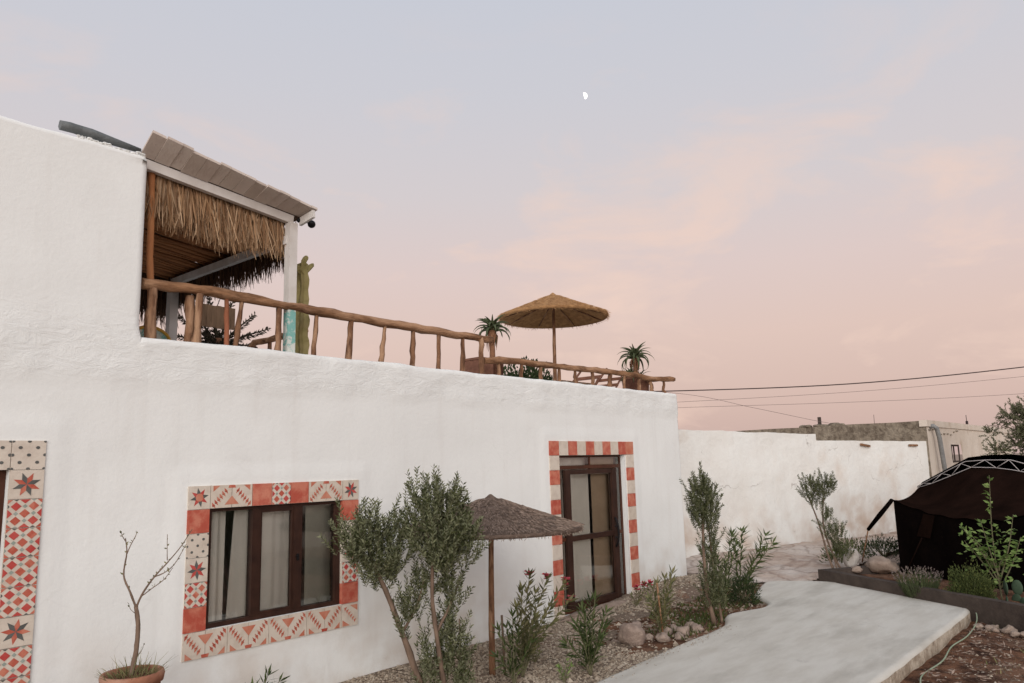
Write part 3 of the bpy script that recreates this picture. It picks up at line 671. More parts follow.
for i in range(10):
    (t.red if i % 2 == 0 else t.cream)(dx[i], dx[i + 1], dz0, dz1) if i < 9 else t.red(dx[i], dx[i + 1], dz0, dz1, 2)
k = 0; z = dz0
while z > -0.06:
    zb = max(z - 0.1965, -0.07)
    (t.cream if k % 2 == 0 else t.red)(8.18, 8.392, zb, z)
    (t.cream if k % 2 == 0 else t.red)(10.088, 10.30, zb, z)
    z -= 0.1965; k += 1
tag(t.b.build('door_tiles', TM, house), 'red and white checkered cement tiles framing the terrace door')
t = Tiles()
lz = [2.27, 2.055, 1.845] + [1.845 - 0.205 * i for i in range(1, 5)]
w = 0.228; x1 = 2.073
for i in range(8): t.dots(x1 - w * (i + 1), x1 - w * i, lz[1], lz[0])
for x0 in (x1 - w, 0.395):
    z = lz[1]; seq = ['star'] + ['checker'] * 4 + ['star'] + ['checker'] * 4
    for i, q in enumerate(seq):
        if q == 'star': t.star(x0, x0 + w, z - 0.21, z, 0.35 + i, 1, 4)
        else: t.checker(x0, x0 + w, z - 0.205, z)
        z -= 0.21 if q == 'star' else 0.205
tag(t.b.build('door_tiles', TM, house), 'star, dot and diamond cement tiles framing the door at the left end')

# ---------------- window -----------------
def fbox(s, x0, x1, z0, z1, y0, y1, mi=0): s.bx(x0, x1, y0, y1, z0, z1, mi)
def curtain(name, mtl, x0, x1, z0, z1, y, amp, parent, lab=None, f=17.0, seed=0.0, sh=0.0):
    s = MB()
    def pf(x, z):
        k = 1 - 0.25 * (z - z0) / (z1 - z0)
        x += sh * (z - z0) * (1 - (x - x0) / (x1 - x0))
        return (x, y + amp * k * math.sin(x * f + 1.5 * math.sin(x * 5 + seed) + seed) + 0.3 * amp * math.sin(x * f * 2.3 + seed), z)
    s.grid(pf, frange(x0, x1, 0.012), frange(z0, z1, 0.2))
    o = s.build(name, mtl, parent)
    if lab: o['label'] = lab
    return o
a, b2, c, d = WIN
s = MB(); y0, y1 = D + 0.018, D + 0.095
fbox(s, a + 0.002, b2 - 0.002, c + 0.002, c + 0.040, y0, y1); fbox(s, a + 0.002, b2 - 0.002, d - 0.030, d - 0.002, y0, y1)
fbox(s, a + 0.002, a + 0.035, c + 0.040, d - 0.030, y0, y1); fbox(s, b2 - 0.065, b2 - 0.002, c + 0.040, d - 0.030, y0, y1)
fbox(s, 3.812, 3.895, c + 0.040, d - 0.030, y0 - 0.006, y1); fbox(s, 4.245, 4.335, c + 0.040, d - 0.030, y0 - 0.006, y1)
window = s.build('window', 'frame', house)
s = MB()
for (x0, x1) in ((3.895, 4.245),):   # slim sash of the middle leaf
    fbox(s, x0, x0 + 0.018, c + 0.04, d - 0.03, y0 + 0.004, y0 + 0.04); fbox(s, x1 - 0.018, x1, c + 0.04, d - 0.03, y0 + 0.004, y0 + 0.04)
    fbox(s, x0 + 0.018, x1 - 0.018, d - 0.065, d - 0.03, y0 + 0.004, y0 + 0.04); fbox(s, x0 + 0.018, x1 - 0.018, c + 0.04, c + 0.065, y0 + 0.004, y0 + 0.04)
s.build('sash', 'frame', window)
s = MB(); s.box((4.285, y0 - 0.014, 1.19), (0.016, 0.02, 0.06)); s.box((4.275, y0 - 0.022, 1.20), (0.035, 0.01, 0.010)); s.build('handle', 'black', window)
for x0, x1 in ((3.42, 3.812), (3.913, 4.227), (4.335, 4.72)):
    s = MB(); s.face([(x0, y0 + 0.03, c + 0.04), (x1, y0 + 0.03, c + 0.04), (x1, y0 + 0.03, d - 0.03), (x0, y0 + 0.03, d - 0.03)]); s.build('pane', 'glass', window)
curtain('curtain', 'curtain', 3.40, 3.625, c + 0.02, d, D + 0.145, 0.026, window, seed=0.5, f=30)
curtain('curtain', 'curtain', 3.635, 4.40, c + 0.01, d, D + 0.14, 0.018, window, f=24, sh=0.07)
curtain('curtain', 'curtainreflect', 4.47, 4.80, c + 0.01, d, D + 0.165, 0.010, window, 'curtain behind the right pane, its grey green standing in for the pane reflection', f=15)
# ---------------- terrace-level glazed door -----------------
a, b2, c, d = DOOR
s = MB(); y0, y1 = D + 0.07, D + 0.15
fbox(s, a + 0.002, a + 0.040, c, d - 0.004, y0, y1); fbox(s, b2 - 0.040, b2 - 0.002, c, d - 0.004, y0, y1)
fbox(s, a + 0.04, b2 - 0.04, 1.915, 1.965, y0, y1); fbox(s, a + 0.04, b2 - 0.04, c, c + 0.04, y0, y1)
fbox(s, a + 0.04, b2 - 0.04, d - 0.03, d - 0.004, y0, y1); fbox(s, 9.22, 9.25, 1.965, d - 0.03, y0, y1)
fbox(s, a + 0.04, 8.60, 0.94, 0.985, y0, y1 - 0.02); fbox(s, 9.885, b2 - 0.04, 0.94, 0.985, y0, y1 - 0.02)
door = s.build('door', 'framered', house)
s = MB()
fbox(s, 8.60, 8.72, c + 0.05, 1.905, y0 - 0.025, y0 + 0.03); fbox(s, 9.765, 9.885, c + 0.05, 1.905, y0 - 0.025, y0 + 0.03)
fbox(s, 8.72, 9.765, 1.84, 1.905, y0 - 0.02, y0 + 0.03); fbox(s, 8.72, 9.765, c + 0.05, c + 0.13, y0 - 0.02, y0 + 0.03); fbox(s, 8.72, 9.765, 0.925, 0.995, y0 - 0.02, y0 + 0.03)
s.build('door_leaf', 'frame', door)
for x0, x1, z0, z1 in ((a + 0.04, 8.60, c + 0.04, 1.915), (8.72, 9.765, c + 0.13, 0.925), (8.72, 9.765, 0.995, 1.84), (9.885, b2 - 0.04, c + 0.04, 1.915), (a + 0.04, 9.22, 1.965, d - 0.03), (9.25, b2 - 0.04, 1.965, d - 0.03)):
    s = MB(); s.face([(x0, y0 + 0.01, z0), (x1, y0 + 0.01, z0), (x1, y0 + 0.01, z1), (x0, y0 + 0.01, z1)]); s.build('pane', 'glass', door)
s = MB(); P = [(9.79, y0 - 0.03 - 0.055 * math.sin(math.pi * i / 10) ** 0.6, 0.76 + 0.42 * i / 10) for i in range(11)]; s.tube(P, 0.016, 8)
s.tube([(9.79, y0 - 0.05, 0.90), (9.72, y0 - 0.075, 0.90)], 0.012, 6); s.tube([(9.79, y0 - 0.05, 1.06), (9.72, y0 - 0.075, 1.06)], 0.012, 6); s.build('handle', 'black', door)
curtain('curtain', 'curtain', 8.41, 9.34, c + 0.02, 2.09, D + 0.185, 0.018, door, 'pale curtain behind the left half of the door', f=11)
curtain('curtain', 'curtaindark', 9.40, 10.04, c + 0.02, 2.09, D + 0.18, 0.010, door, 'tan curtain behind the right half of the door', f=9)
# ---------------- door at the left end -----------------
a, b2, c, d = LDO
s = MB(); y0, y1 = D + 0.05, D + 0.12
fbox(s, a + 0.002, a + 0.07, c, d - 0.002, y0, y1); fbox(s, b2 - 0.07, b2 - 0.002, c, d - 0.002, y0, y1); fbox(s, a + 0.07, b2 - 0.07, d - 0.06, d - 0.002, y0, y1)
door = s.build('door', 'framered', house); door['label'] = 'brown wooden door at the left end of the wall'
s = MB()
fbox(s, a + 0.075, a + 0.19, c + 0.01, d - 0.065, y0 + 0.01, y0 + 0.05); fbox(s, b2 - 0.19, b2 - 0.075, c + 0.01, d - 0.065, y0 + 0.01, y0 + 0.05)
fbox(s, a + 0.19, b2 - 0.19, 0.95, 1.06, y0 + 0.012, y0 + 0.05); fbox(s, a + 0.19, b2 - 0.19, d - 0.17, d - 0.065, y0 + 0.012, y0 + 0.05); fbox(s, a + 0.19, b2 - 0.19, c + 0.01, 0.95, y0 + 0.022, y0 + 0.045)
s.build('door_leaf', 'framered', door)
s = MB(); s.face([(a + 0.19, y0 + 0.035, 1.06), (b2 - 0.19, y0 + 0.035, 1.06), (b2 - 0.19, y0 + 0.035, d - 0.17), (a + 0.19, y0 + 0.035, d - 0.17)]); s.build('pane', 'glass', door)

# ================================================================== PERGOLA
perg = thing('thatched_pergola', (4.2, 6.55, 2.8), 'terrace shelter with thatch fringes, white beams and a grey board roof edge', 'pergola')
BX0, BX1 = 2.60, 4.52
def beamz(x): return 4.69 - (x - 2.82) * 0.112     # centre height of front beam
s = MB()
ang = math.atan(0.112)
rot = Matrix.Rotation(ang, 3, 'Y')
cxm = (2.50 + 4.24) / 2
s.box((cxm, 6.56, beamz(cxm) - 0.0), (1.76, 0.06, 0.085), rot); s.build('front_beam', 'whitewood', perg)
s = MB(); s.bx(4.185, 4.275, 6.50, 6.59, 3.60, beamz(4.2) - 0.045); s.bx(4.187, 4.273, 6.502, 6.588, 2.80, 3.60, 1)
tag(s.build('post', ['whitewood', 'turq'], perg), 'white front post with turquoise painted foot')
s = MB(); s.bx(4.14, 4.24, 8.96, 9.06, 2.80, 4.30); s.build('post', 'whitewood', perg)
s = MB(); s.tube(wander((2.90, 6.62, 2.80), (2.83, 6.60, 4.66), 12, 0.015, 3), 0.028, 10, rough=0.2); tag(s.build('post', 'orange', perg), 'thin orange varnished pole by the upper wall')
s = MB(); s.box((4.20, 7.80, 4.31), (0.055, 2.5, 0.085)); s.build('side_beam', 'whitewood', perg)
# eave of short boards laid side by side, rising a little towards their outer ends
s = MB(); x = 2.69; k = 0
while x < 4.34:
    wd = min(0.122 + 0.02 * math.sin(k * 2.3), 4.36 - x)
    if wd < 0.03: break
    o1 = U(-0.006, 0.006); ov = U(-0.014, 0.012)
    def zi(q): return beamz(q) + 0.045 + o1
    def zo(q): return 4.882 - (q - 2.73) * 0.176 + o1
    A = [(x, 6.52, zi(x)), (x + wd - 0.003, 6.52, zi(x + wd)), (x + wd - 0.003, 6.28 + ov, zo(x + wd)), (x, 6.28 + ov, zo(x))]
    Bk = [(p[0], p[1], p[2] + 0.022) for p in A]
    s.face(A[::-1]); s.face(Bk)
    for i in range(4): s.face([A[i], A[(i + 1) % 4], Bk[(i + 1) % 4], Bk[i]])
    x += wd; k += 1
s.build('eave_boards', 'board', perg)
s = MB(); s.box((4.315, 6.40, 4.535), (0.03, 0.24, 0.08), Matrix.Rotation(rad(-8), 3, 'X')); s.build('end_board', 'whitewood', perg)
# roof deck and reed ceiling
def roofz(x, y): return 4.80 - (x - 2.82) * 0.13 + 0.02 * math.sin(y * 3)
s = MB(); s.face([(2.74, 6.53, 4.74), (4.40, 6.53, 4.60), (4.40, 9.35, 4.58), (2.74, 9.35, 4.72)]); s.face([(2.74, 6.53, 4.76), (2.74, 9.35, 4.74), (4.40, 9.35, 4.60), (4.40, 6.53, 4.62)])
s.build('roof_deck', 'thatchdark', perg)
s = MB(); y = 6.76
while y < 9.3:
    z = 4.42; r = U(0.010, 0.026)
    s.tube(wander((2.65, y, z + 0.20), (4.34, y + U(-.07, .07), z - 0.02 + U(-.02, .02)), 6, 0.045, y * 3), r, 5); y += r * 2.1
s.build('reed_ceiling', 'reed', perg)
def fringe(name, mtl, p0, p1, outd, lfun, n, w, parent, lab):
    s = MB(); p0 = Vector(p0); p1 = Vector(p1); outd = Vector(outd); al = (p1 - p0).normalized()
    for i in range(n):
        t = random.random(); lay = random.random()
        st = p0.lerp(p1, t) + outd * (0.10 * lay - 0.05) + Vector((0, 0, U(-0.07, 0.05)))
        l = lfun(t) * U(0.60, 1.08) + 0.06 * noise.noise(Vector((t * 25, 0, 0))); lean = random.gauss(0, 0.17); ow = U(-0.06, 0.22)
        pts = []
        for q in (0, 0.35, 0.7, 1.0):
            pts.append(st + al * lean * l * q + outd * (ow * l * q) + Vector((0, 0, -l * q * (1 - 0.04 * q))))
        s.strip(pts, w * U(0.7, 1.4), al + outd * U(-0.9, 0.9), 0)
    o = s.build(name, mtl, parent); o['label'] = lab; return o
fringe('thatch_fringe', 'thatch', (2.70, 6.66, 4.66), (4.19, 6.66, 4.50), (0, -1, 0), lambda t: 0.36 + 0.10 * math.sin(math.pi * min(1, t * 1.1)) - 0.02 * t, 2600, 0.012, perg, 'golden front fringe of dry palm leaves')
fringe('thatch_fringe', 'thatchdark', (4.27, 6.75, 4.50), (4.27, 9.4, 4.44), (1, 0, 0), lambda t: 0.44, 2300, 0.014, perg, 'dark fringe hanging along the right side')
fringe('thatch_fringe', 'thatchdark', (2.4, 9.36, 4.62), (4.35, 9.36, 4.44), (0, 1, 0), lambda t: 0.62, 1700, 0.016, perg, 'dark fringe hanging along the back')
s = MB(); s.blob((4.48, 6.56, 4.545), (0.042, 0.042, 0.042), 0.02, 1, 14); s.box((4.40, 6.56, 4.555), (0.12, 0.02, 0.02)); s.blob((4.30, 6.52, 4.535), (0.025, 0.025, 0.025), 0.02, 1, 10)
tag(s.build('security_lamp', 'black', loc=(4.4, 6.56, 4.55)), 'small round black lamp under the right end of the shelter beam', 'lamp')
s = MB(); s.tube([(4.29, 6.56, 4.53), (4.295, 6.555, 4.3), (4.288, 6.56, 4.12)], 0.005, 5)
s.build('hanging_cord', 'thatch', perg)

# roll of bitumen felt on upper roof
s = MB(); s.tube([(2.04, 6.50, 4.807), (2.12, 6.50, 4.812), (2.28, 6.50, 4.812), (2.45, 6.50, 4.802), (2.68, 6.50, 4.787)], [0.036, 0.042, 0.042, 0.036, 0.022], 12, rough=0.35)
tag(s.build('roofing_roll', 'grey', loc=(2.3, 6.65, 4.75)), 'slate grey rolled roofing felt lying on top of the upper wall', 'roofing roll')

# ================================================================== RAILINGS
def railing(name, railpts, posts, rr, label, group=None, zb=3.10):
    base = Vector(railpts[0]); base.z = zb
    r = thing(name, base, label, 'railing', 'log railings of the roof terrace')
    P = []
    for i in range(len(railpts) - 1):
        a = Vector(railpts[i]); c2 = Vector(railpts[i + 1]); n = max(2, int((c2 - a).length / 0.12))
        for j in range(n): P.append(a.lerp(c2, j / n) + Vector((0, 0.012 * noise.noise(Vector((a.x + j * .4, 1, 1))), 0.014 * noise.noise(Vector((a.x * 3 + j * .5, 4, 1))))))
    P.append(Vector(railpts[-1]))
    s = MB(); s.tube(P, [rr * (1 + 0.22 * noise.noise(Vector((p.x * 1.8, 7, 0)))) * (1.0 if i < len(P) - 1 else 0.9) for i, p in enumerate(P)], 12, rough=0.42)
    s.build('top_rail', 'log', r)
    for (x0, z0, x1, z1, y, rad2, ml) in posts:
        s = MB(); q = wander((x0, y, z0), (x1, y, z1), 6, 0.022, x0 * 3.3)
        s.tube(q, [rad2 * (1.15 - 0.28 * i / 6) for i in range(7)], 9, rough=0.5)
        s.build('post', ml, r)
    return r
Yr = 6.52
p1 = [(2.85, 3.08, 2.852, 3.59, Yr, .042, 'post'), (3.247, 3.08, 3.271, 3.60, Yr - .02, .034, 'post'), (3.22, 3.08, 3.212, 3.585, Yr + .05, .042, 'post'), (3.551, 3.08, 3.54, 3.6, Yr, .024, 'redpost'), (3.63, 3.08, 3.695, 3.6, Yr, .024, 'post'),
      (4.089, 3.08, 4.092, 3.585, Yr, .030, 'post'), (4.499, 3.08, 4.529, 3.575, Yr, .025, 'post'), (4.927, 3.08, 4.974, 3.576, Yr, .029, 'post'), (5.373, 3.08, 5.44, 3.575, Yr, .026, 'post'),
      (5.841, 3.08, 5.858, 3.572, Yr, .028, 'post'), (6.25, 3.08, 6.266, 3.584, Yr, .026, 'post'), (6.657, 3.08, 6.683, 3.576, Yr, .029, 'post'), (6.985, 3.08, 6.995, 3.60, Yr - .02, .034, 'post')]
railing('log_railing', [(2.76, Yr, 3.615), (3.26, Yr, 3.645), (3.75, Yr, 3.630), (4.33, Yr, 3.620), (4.99, Yr, 3.605), (5.62, Yr, 3.60), (6.14, Yr, 3.605), (6.59, Yr, 3.60), (6.95, Yr, 3.598), (7.22, Yr, 3.600)], p1, 0.047, 'higher and longer log railing, from upper wall to first aloe pot')
p2 = [(x, 3.08, x2, z2, Yr, rr2, 'post') for (x, x2, z2, rr2) in ((7.34, 7.345, 3.33, .024), (7.796, 7.804, 3.34, .026), (8.205, 8.215, 3.34, .026), (8.626, 8.638, 3.35, .024), (9.052, 9.028, 3.34, .026), (9.496, 9.471, 3.345, .028), (9.892, 9.959, 3.355, .034), (10.336, 10.355, 3.355, .026), (10.779, 10.798, 3.35, .028), (11.217, 11.171, 3.345, .034), (11.62, 11.609, 3.34, .026))]
railing('log_railing', [(7.04, Yr - .01, 3.315), (7.5, Yr, 3.360), (8.19, Yr, 3.362), (9.0, Yr, 3.368), (9.6, Yr, 3.385), (10.3, Yr, 3.392), (11.0, Yr, 3.370), (11.3, Yr, 3.365), (11.6, Yr, 3.385), (11.97, Yr, 3.405)], p2, 0.043, 'lower log railing from first aloe pot to the end of the house')
railing('log_railing', [(5.26, 9.06, 3.60), (5.29, 9.0, 3.67), (5.40, 8.85, 3.70), (5.55, 8.5, 3.76), (5.62, 8.3, 3.79)], [(5.28, 2.8, 5.28, 3.66, 9.02, .04, 'post'), (5.42, 2.8, 5.42, 3.70, 8.83, .03, 'post'), (5.54, 2.8, 5.54, 3.76, 8.53, .035, 'post'), (5.61, 2.8, 5.61, 3.78, 8.32, .035, 'post')], 0.045, 'short curved log railing at the back, seen behind the white post', zb=2.8)

# ================================================================== TERRACE OBJECTS
def parasol(name, c, r, zr, za, droop, mats, polr, label, nf, seed, zb, edge=0.05, lumps=0.02, fl=0.08, under=True, leanx=0.0, edgef=700):
    t = thing(name, (c[0], c[1], zb), label, 'parasol', 'straw parasols')
    s = MB(); P = wander((c[0] + leanx, c[1], zb), (c[0], c[1], za - 0.10), 10, 0.02, seed); s.tube(P, [polr * (1.1 - 0.25 * i / 10) for i in range(11)], 10, rough=0.2); s.build('pole', 'post', t)
    s = MB(); prof = []
    for i in range(15):
        f = i / 14.0; z = za - (za - zr) * (f ** 0.9)
        prof.append((max(0.01, r * f), z))
    k0 = len(s.v); s.lathe((c[0], c[1], 0), [(q, z + lumps * 0.6 * math.sin(q * 60)) for q, z in prof], 48, 0, wob=0.02)
    for v in s.v[k0:]:
        rr = math.hypot(v.x - c[0], v.y - c[1])
        v.z += min(1, rr / r * 2.5) * lumps * noise.noise(v * 5.0 + Vector((seed, 0, 0))) + min(1, rr / r * 2.5) * (lumps * 0.7 * noise.noise(v * 14.0)) - 0.02 * (rr / r) ** 6 * (1 + noise.noise(v * 2))
    s.lathe((c[0], c[1], 0), [(r, zr), (r * 1.005, zr - edge * 0.5), (r * 0.985, zr - edge), (r * 0.9, zr - edge * 0.7), (0.02, za - 0.09)], 48, 0, wob=0.02)
    s.build('canopy', mats[0], t)
    s = MB()
    for i in range(nf):      # fibres lying down the slope
        a = U(0, 2 * math.pi); q = r * math.sqrt(U(0.01, 1.0)) * 0.97
        dr = Vector((math.cos(a), math.sin(a), 0)); sl = (za - zr) / r
        z = za - (za - zr) * ((q / r) ** 0.9) + 0.006
        p = Vector((c[0], c[1], 0)) + dr * q + Vector((0, 0, z)); d2 = (dr + Vector((0, 0, -sl + U(0.0, 0.12))) + Vector((-dr.y, dr.x, 0)) * U(-0.4, 0.4)).normalized()
        s.leaf(p, d2, fl * U(0.6, 1.3), 0.007)
    for i in range(edgef):      # ragged rim
        a = U(0, 2 * math.pi); dr = Vector((math.cos(a), math.sin(a), 0))
        p = Vector((c[0], c[1], zr - U(0, edge))) + dr * r * U(0.96, 1.0)
        s.leaf(p, dr * U(0.0, 0.9) + Vector((0, 0, -U(0.2, 1))) + Vector((-dr.y, dr.x, 0)) * U(-.6, .6), fl * U(0.3, 0.75), 0.006)
    s.build('straw_fibres', mats[1], t)
    if under:
        for k in range(8):
            a = 2 * math.pi * k / 8 + 0.2; s = MB()
            s.tube([(c[0] + math.cos(a) * 0.03, c[1] + math.sin(a) * 0.03, za - 0.16), (c[0] + math.cos(a) * r * 0.93, c[1] + math.sin(a) * r * 0.93, zr - edge * 0.9)], 0.011, 6); s.build('rib', 'post', t)
    return t
parasol('parasol', (10.49, 8.0), 0.965, 4.565, 4.985, 0.1, ('straw', 'strawfib'), 0.032, 'large golden straw parasol on the roof terrace', 2600, 4, 2.8, edge=0.05, lumps=0.012, fl=0.10, leanx=-0.02)
parasol('parasol', (5.88, 5.38), 0.93, 1.375, 1.70, 0.1, ('heath', 'heathfib'), 0.029, 'low dark brushwood parasol standing in the gravel by the house wall', 9500, 9, -0.06, edge=0.04, lumps=0.017, fl=0.06, under=True, leanx=-0.03, edgef=1500)

def pot(s, c, r0, r1, h, rim=0.03, n=28):
    s.lathe(c, [(0.01, 0), (r0, 0), (r1 * 0.97, h - rim * 1.6), (r1 * 1.06, h - rim * 1.5), (r1 * 1.10, h - rim * 0.5), (r1 * 1.06, h), (r1 * 0.95, h), (r1 * 0.92, h - 0.05), (0.01, h - 0.05)], n)
def rosette(s, c, n, L, w, seed, up=0.6, mi=0):
    c = Vector(c)
    for i in range(n):
        a = i * 2.4 + seed; lv = i / n
        e = rad(85 - 75 * lv) * up + rad(10) ; d = Vector((math.cos(a), math.sin(a), 0))
        pts = []; l = L * (0.7 + 0.4 * lv) * U(0.85, 1.1); cu = U(1.3, 2.0)
        p = c + Vector((0, 0, -0.08 * lv)); ang2 = rad(70 - 40 * lv)
        for k in range(8):
            pts.append(p.copy()); p = p + (d * math.cos(ang2) + Vector((0, 0, math.sin(ang2)))) * l / 7; ang2 -= cu * l / 7 / L * (0.9 + lv)
        s.tube(pts, [w * (1 - (k / 7) ** 1.5) + 0.002 for k in range(8)], 6, mi, flat=0.45)
def aloe(c, zb, top, R, potr, poth, label, rect=False, rose=((0, 0, 1.0),)):
    t = thing('potted_aloe', (c[0], c[1], zb), label, 'potted plant', 'potted aloes on the terrace')
    s = MB()
    pot(s, (c[0], c[1], zb), potr * 0.8, potr, poth)
    s.build('pot', 'terradark', t)
    z0 = zb + poth - 0.05
    s = MB(); s.tube(wander((c[0], c[1], z0), (c[0] + 0.02, c[1], top - 0.1), 6, 0.03, c[0]), [0.045, 0.04, 0.04, 0.04, 0.045, 0.05, 0.05], 9, rough=0.4); s.build('stem', 'aloedry', t)
    s = MB(); rosette(s, (c[0] + 0.02, c[1], top - 0.12), 34, R, 0.030, c[0])
    s.build('leaves', 'aloe', t)
    s = MB()
    for i in range(26):
        a = U(0, 6.28); l = U(0.12, 0.3)
        p = Vector((c[0], c[1], top - 0.16)); d = Vector((math.cos(a), math.sin(a), 0))
        s.strip([p + d * 0.03, p + d * 0.09 + Vector((0, 0, -l * .4)), p + d * 0.07 + Vector((0, 0, -l))], 0.03, Vector((-d.y, d.x, 0)))
    s.build('dry_leaves', 'aloedry', t)
    if len(rose) > 1:
        s = MB()
        for (ox, oy, zt) in rose[1:]: rosette(s, (c[0] + ox, c[1] + oy, zt), 16, R * 0.6, 0.016, ox * 9)
        s.build('offset_leaves', 'aloe', t)
    return t
aloe((7.80, 7.05), 2.8, 4.03, 0.36, 0.165, 0.66, 'potted aloe between the two log railings, one bushy head on a bare stem')
aloe((11.98, 7.25) if False else (11.25, 6.86), 2.8, 3.92, 0.44, 0.24, 0.62, 'potted aloe near the end of the lower railing, with offshoots at its foot', rose=((0, 0, 1), (0.22, 0.03, 3.46), (-0.2, 0.0, 3.46), (0.05, 0.1, 3.5)))
# dark round planter box behind left pot
s = MB(); s.bx(7.34, 7.60, 6.85, 7.2, 2.8, 3.40); s.bx(7.33, 7.61, 6.84, 7.21, 3.40, 3.43)
tag(s.build('planter_box', 'terradark', loc=(7.33, 7.0, 2.8)), 'square brown clay box at the left of the first aloe pot', 'planter')

# cactus
t = thing('cactus', (4.54, 6.78, 2.8), 'tall ribbed column cactus right of the white shelter post', 'cactus')
def ribbed(s, pts, rr, n=5):
    pts = [Vector(p) for p in pts]; k = len(s.v); m2 = n * 2
    for i, p in enumerate(pts):
        for j in range(m2):
            tt = 2 * math.pi * j / m2 + 0.2; r = rr[i] * (1.0 if j % 2 == 0 else 0.5)
            s.v.append(p + Vector((math.cos(tt) * r, math.sin(tt) * r, 0)))
    for i in range(len(pts) - 1):
        for j in range(m2):
            s.f.append((k + i * m2 + j, k + i * m2 + (j + 1) % m2, k + (i + 1) * m2 + (j + 1) % m2, k + (i + 1) * m2 + j)); s.m.append(0); s.sm.append(False)
    e = k + (len(pts) - 1) * m2; s.f.append(tuple(e + j for j in range(m2))); s.m.append(0); s.sm.append(False)
s = MB(); P = []; rr = []
for i in range(26):
    z = 2.8 + 1.36 * i / 25; P.append((4.54 + 0.006 * math.sin(i), 6.80, z)); rr.append(0.088 * (1 + 0.13 * math.sin(i * 1.5)) * (1 - 0.22 * (i / 25) ** 2))
P.append((4.54, 6.78, 4.18)); rr.append(0.03); ribbed(s, P, rr); s.build('stem', 'cactus', t)
for dx, z0, z1, ox in ((0.06, 4.08, 4.17, 0.075), (-0.06, 4.05, 4.12, -0.05), (0.0, 4.15, 4.24, 0.02)):
    s = MB(); ribbed(s, [(4.54 + dx * 0.4, 6.78, z0), (4.54 + dx, 6.78, (z0 + z1) / 2), (4.54 + ox * 1.3, 6.78, z1), (4.54 + ox * 1.5, 6.78, z1 + 0.025)], [0.035, 0.04, 0.04, 0.012], 4); s.build('arm', 'cactus', t)

# hanging sign
t = thing('hanging_sign', (3.78, 7.0, 3.46), 'small plain wooden board hanging on a cord behind the railing', 'sign')
s = MB()
for i in range(7):
    x = 3.545 + i * 0.05; s.bx(x, x + 0.048, 6.99 + U(-.003, .003), 7.01, 3.405 + U(-.004, .004), 3.625 + U(-.004, .004))
s.build('board', 'sign', t)
s = MB(); s.tube([(3.70, 7.0, 3.62), (3.72, 6.9, 3.80), (3.73, 6.56, 3.66)], 0.004, 5); s.build('cord', 'cable', t)
# painted chair back
t = thing('painted_chair', (3.55, 8.0, 2.8), 'pale turquoise chair with a rounded yellow edge under the shelter', 'chair')
s = MB(); P = [(3.50 + 0.22 * math.cos(q), 8.0, 3.36 + 0.17 * math.sin(q)) for q in [math.pi * i / 10 for i in range(11)]]
s.face([(3.28, 8.0, 3.0)] + [(3.72, 8.0, 3.0)] + P); s.face([(p[0], p[1] + 0.02, p[2]) for p in ([(3.28, 8.0, 3.0)] + [(3.72, 8.0, 3.0)] + P)][::-1]); s.build('backrest', 'turq', t)
s = MB(); s.tube(P, 0.018, 8); s.build('edge', 'yellow', t)
s = MB(); s.bx(3.28, 3.72, 7.5, 7.98, 3.18, 3.24); s.build('seat', 'turq', t)
for x in (3.31, 3.69):
    for y in (7.53, 7.96): s = MB(); s.bx(x - .02, x + .02, y - .02, y + .02, 2.8, 3.18); s.build('leg', 'turq', t)
# bristly palm-like plant behind the rail
t = thing('bristly_plant', (5.0, 9.4, 2.8), 'dark bristly plant with raised fronds behind the hanging board', 'plant')
s = MB(); s.tube([(5.0, 9.4, 2.8), (5.0, 9.4, 3.75)], [0.07, 0.05], 8); s.build('stem', 'aloedry', t)
s = MB()
def frond(s, a, b2, w, n=110):
    a = Vector(a); b2 = Vector(b2); s.tube([a, a.lerp(b2, .5) + Vector((0, 0, .03)), b2], [0.018, 0.014, 0.006], 5)
    d = (b2 - a).normalized()
    for i in range(n):
        tt = i / n; p = a.lerp(b2, tt)
        q = Vector((U(-1, 1), U(-1, 1), U(-1, 1))); q = (q - d * q.dot(d)).normalized()
        s.leaf(p, d * 0.7 + q, w * (1 - 0.5 * tt), 0.022)
for (dx2, dz2, dy2) in ((-0.55, 0.30, 0), (-0.42, 0.55, 0.1), (-0.62, 0.05, 0), (-0.15, 0.62, 0), (0.25, 0.60, 0.1), (0.52, 0.42, 0), (0.68, 0.22, -0.1), (0.60, 0.0, 0.1), (0.35, 0.1, -.2), (-0.3, 0.1, -.2), (0.05, 0.4, .2)):
    frond(s, (5.0, 9.4, 3.62), (5.0 + dx2 * 0.9, 9.4 + dy2 - dx2 * 0.2, 3.70 + dz2), 0.11)
s.build('fronds', 'conifer', t)

# leafy clump helper
def bush(name, c, r, h, n, ll, lw, mtl, label, cat='shrub', group=None, up=0.5, seed=0, stem=True, parent=None, lump=0.35, z0=None):
    base = (c[0], c[1], c[2])
    t = parent or thing(name, base, label, cat, group)
    s = MB(); c = Vector(c)
    for i in range(n):
        d = Vector((U(-1, 1), U(-1, 1), U(-0.1, 1)))
        if d.length < 0.1: continue
        d.normalize(); q = U(0.25, 1) ** 0.5
        lu = 1 + lump * noise.noise(d * 2.2 + Vector((seed, 0, 0)))
        p = c + Vector((d.x * r * q * lu, d.y * r * q * lu, d.z * h * q * lu + 0.02))
        dd = d * 0.8 + Vector((0, 0, up)) + Vector((U(-.6, .6), U(-.6, .6), U(-.4, .6)))
        s.leaf(p, dd, ll * U(0.6, 1.3), lw * U(.8, 1.2))
    s.build('foliage', mtl, t)
    if stem:
        s = MB()
        for i in range(12):
            a = U(0, 6.28); s.tube([c, c + Vector((math.cos(a) * r * .5, math.sin(a) * r * .5, h * U(.5, .85)))], [0.01, 0.004], 4)
        s.build('stems', 'twig', t)
    return t
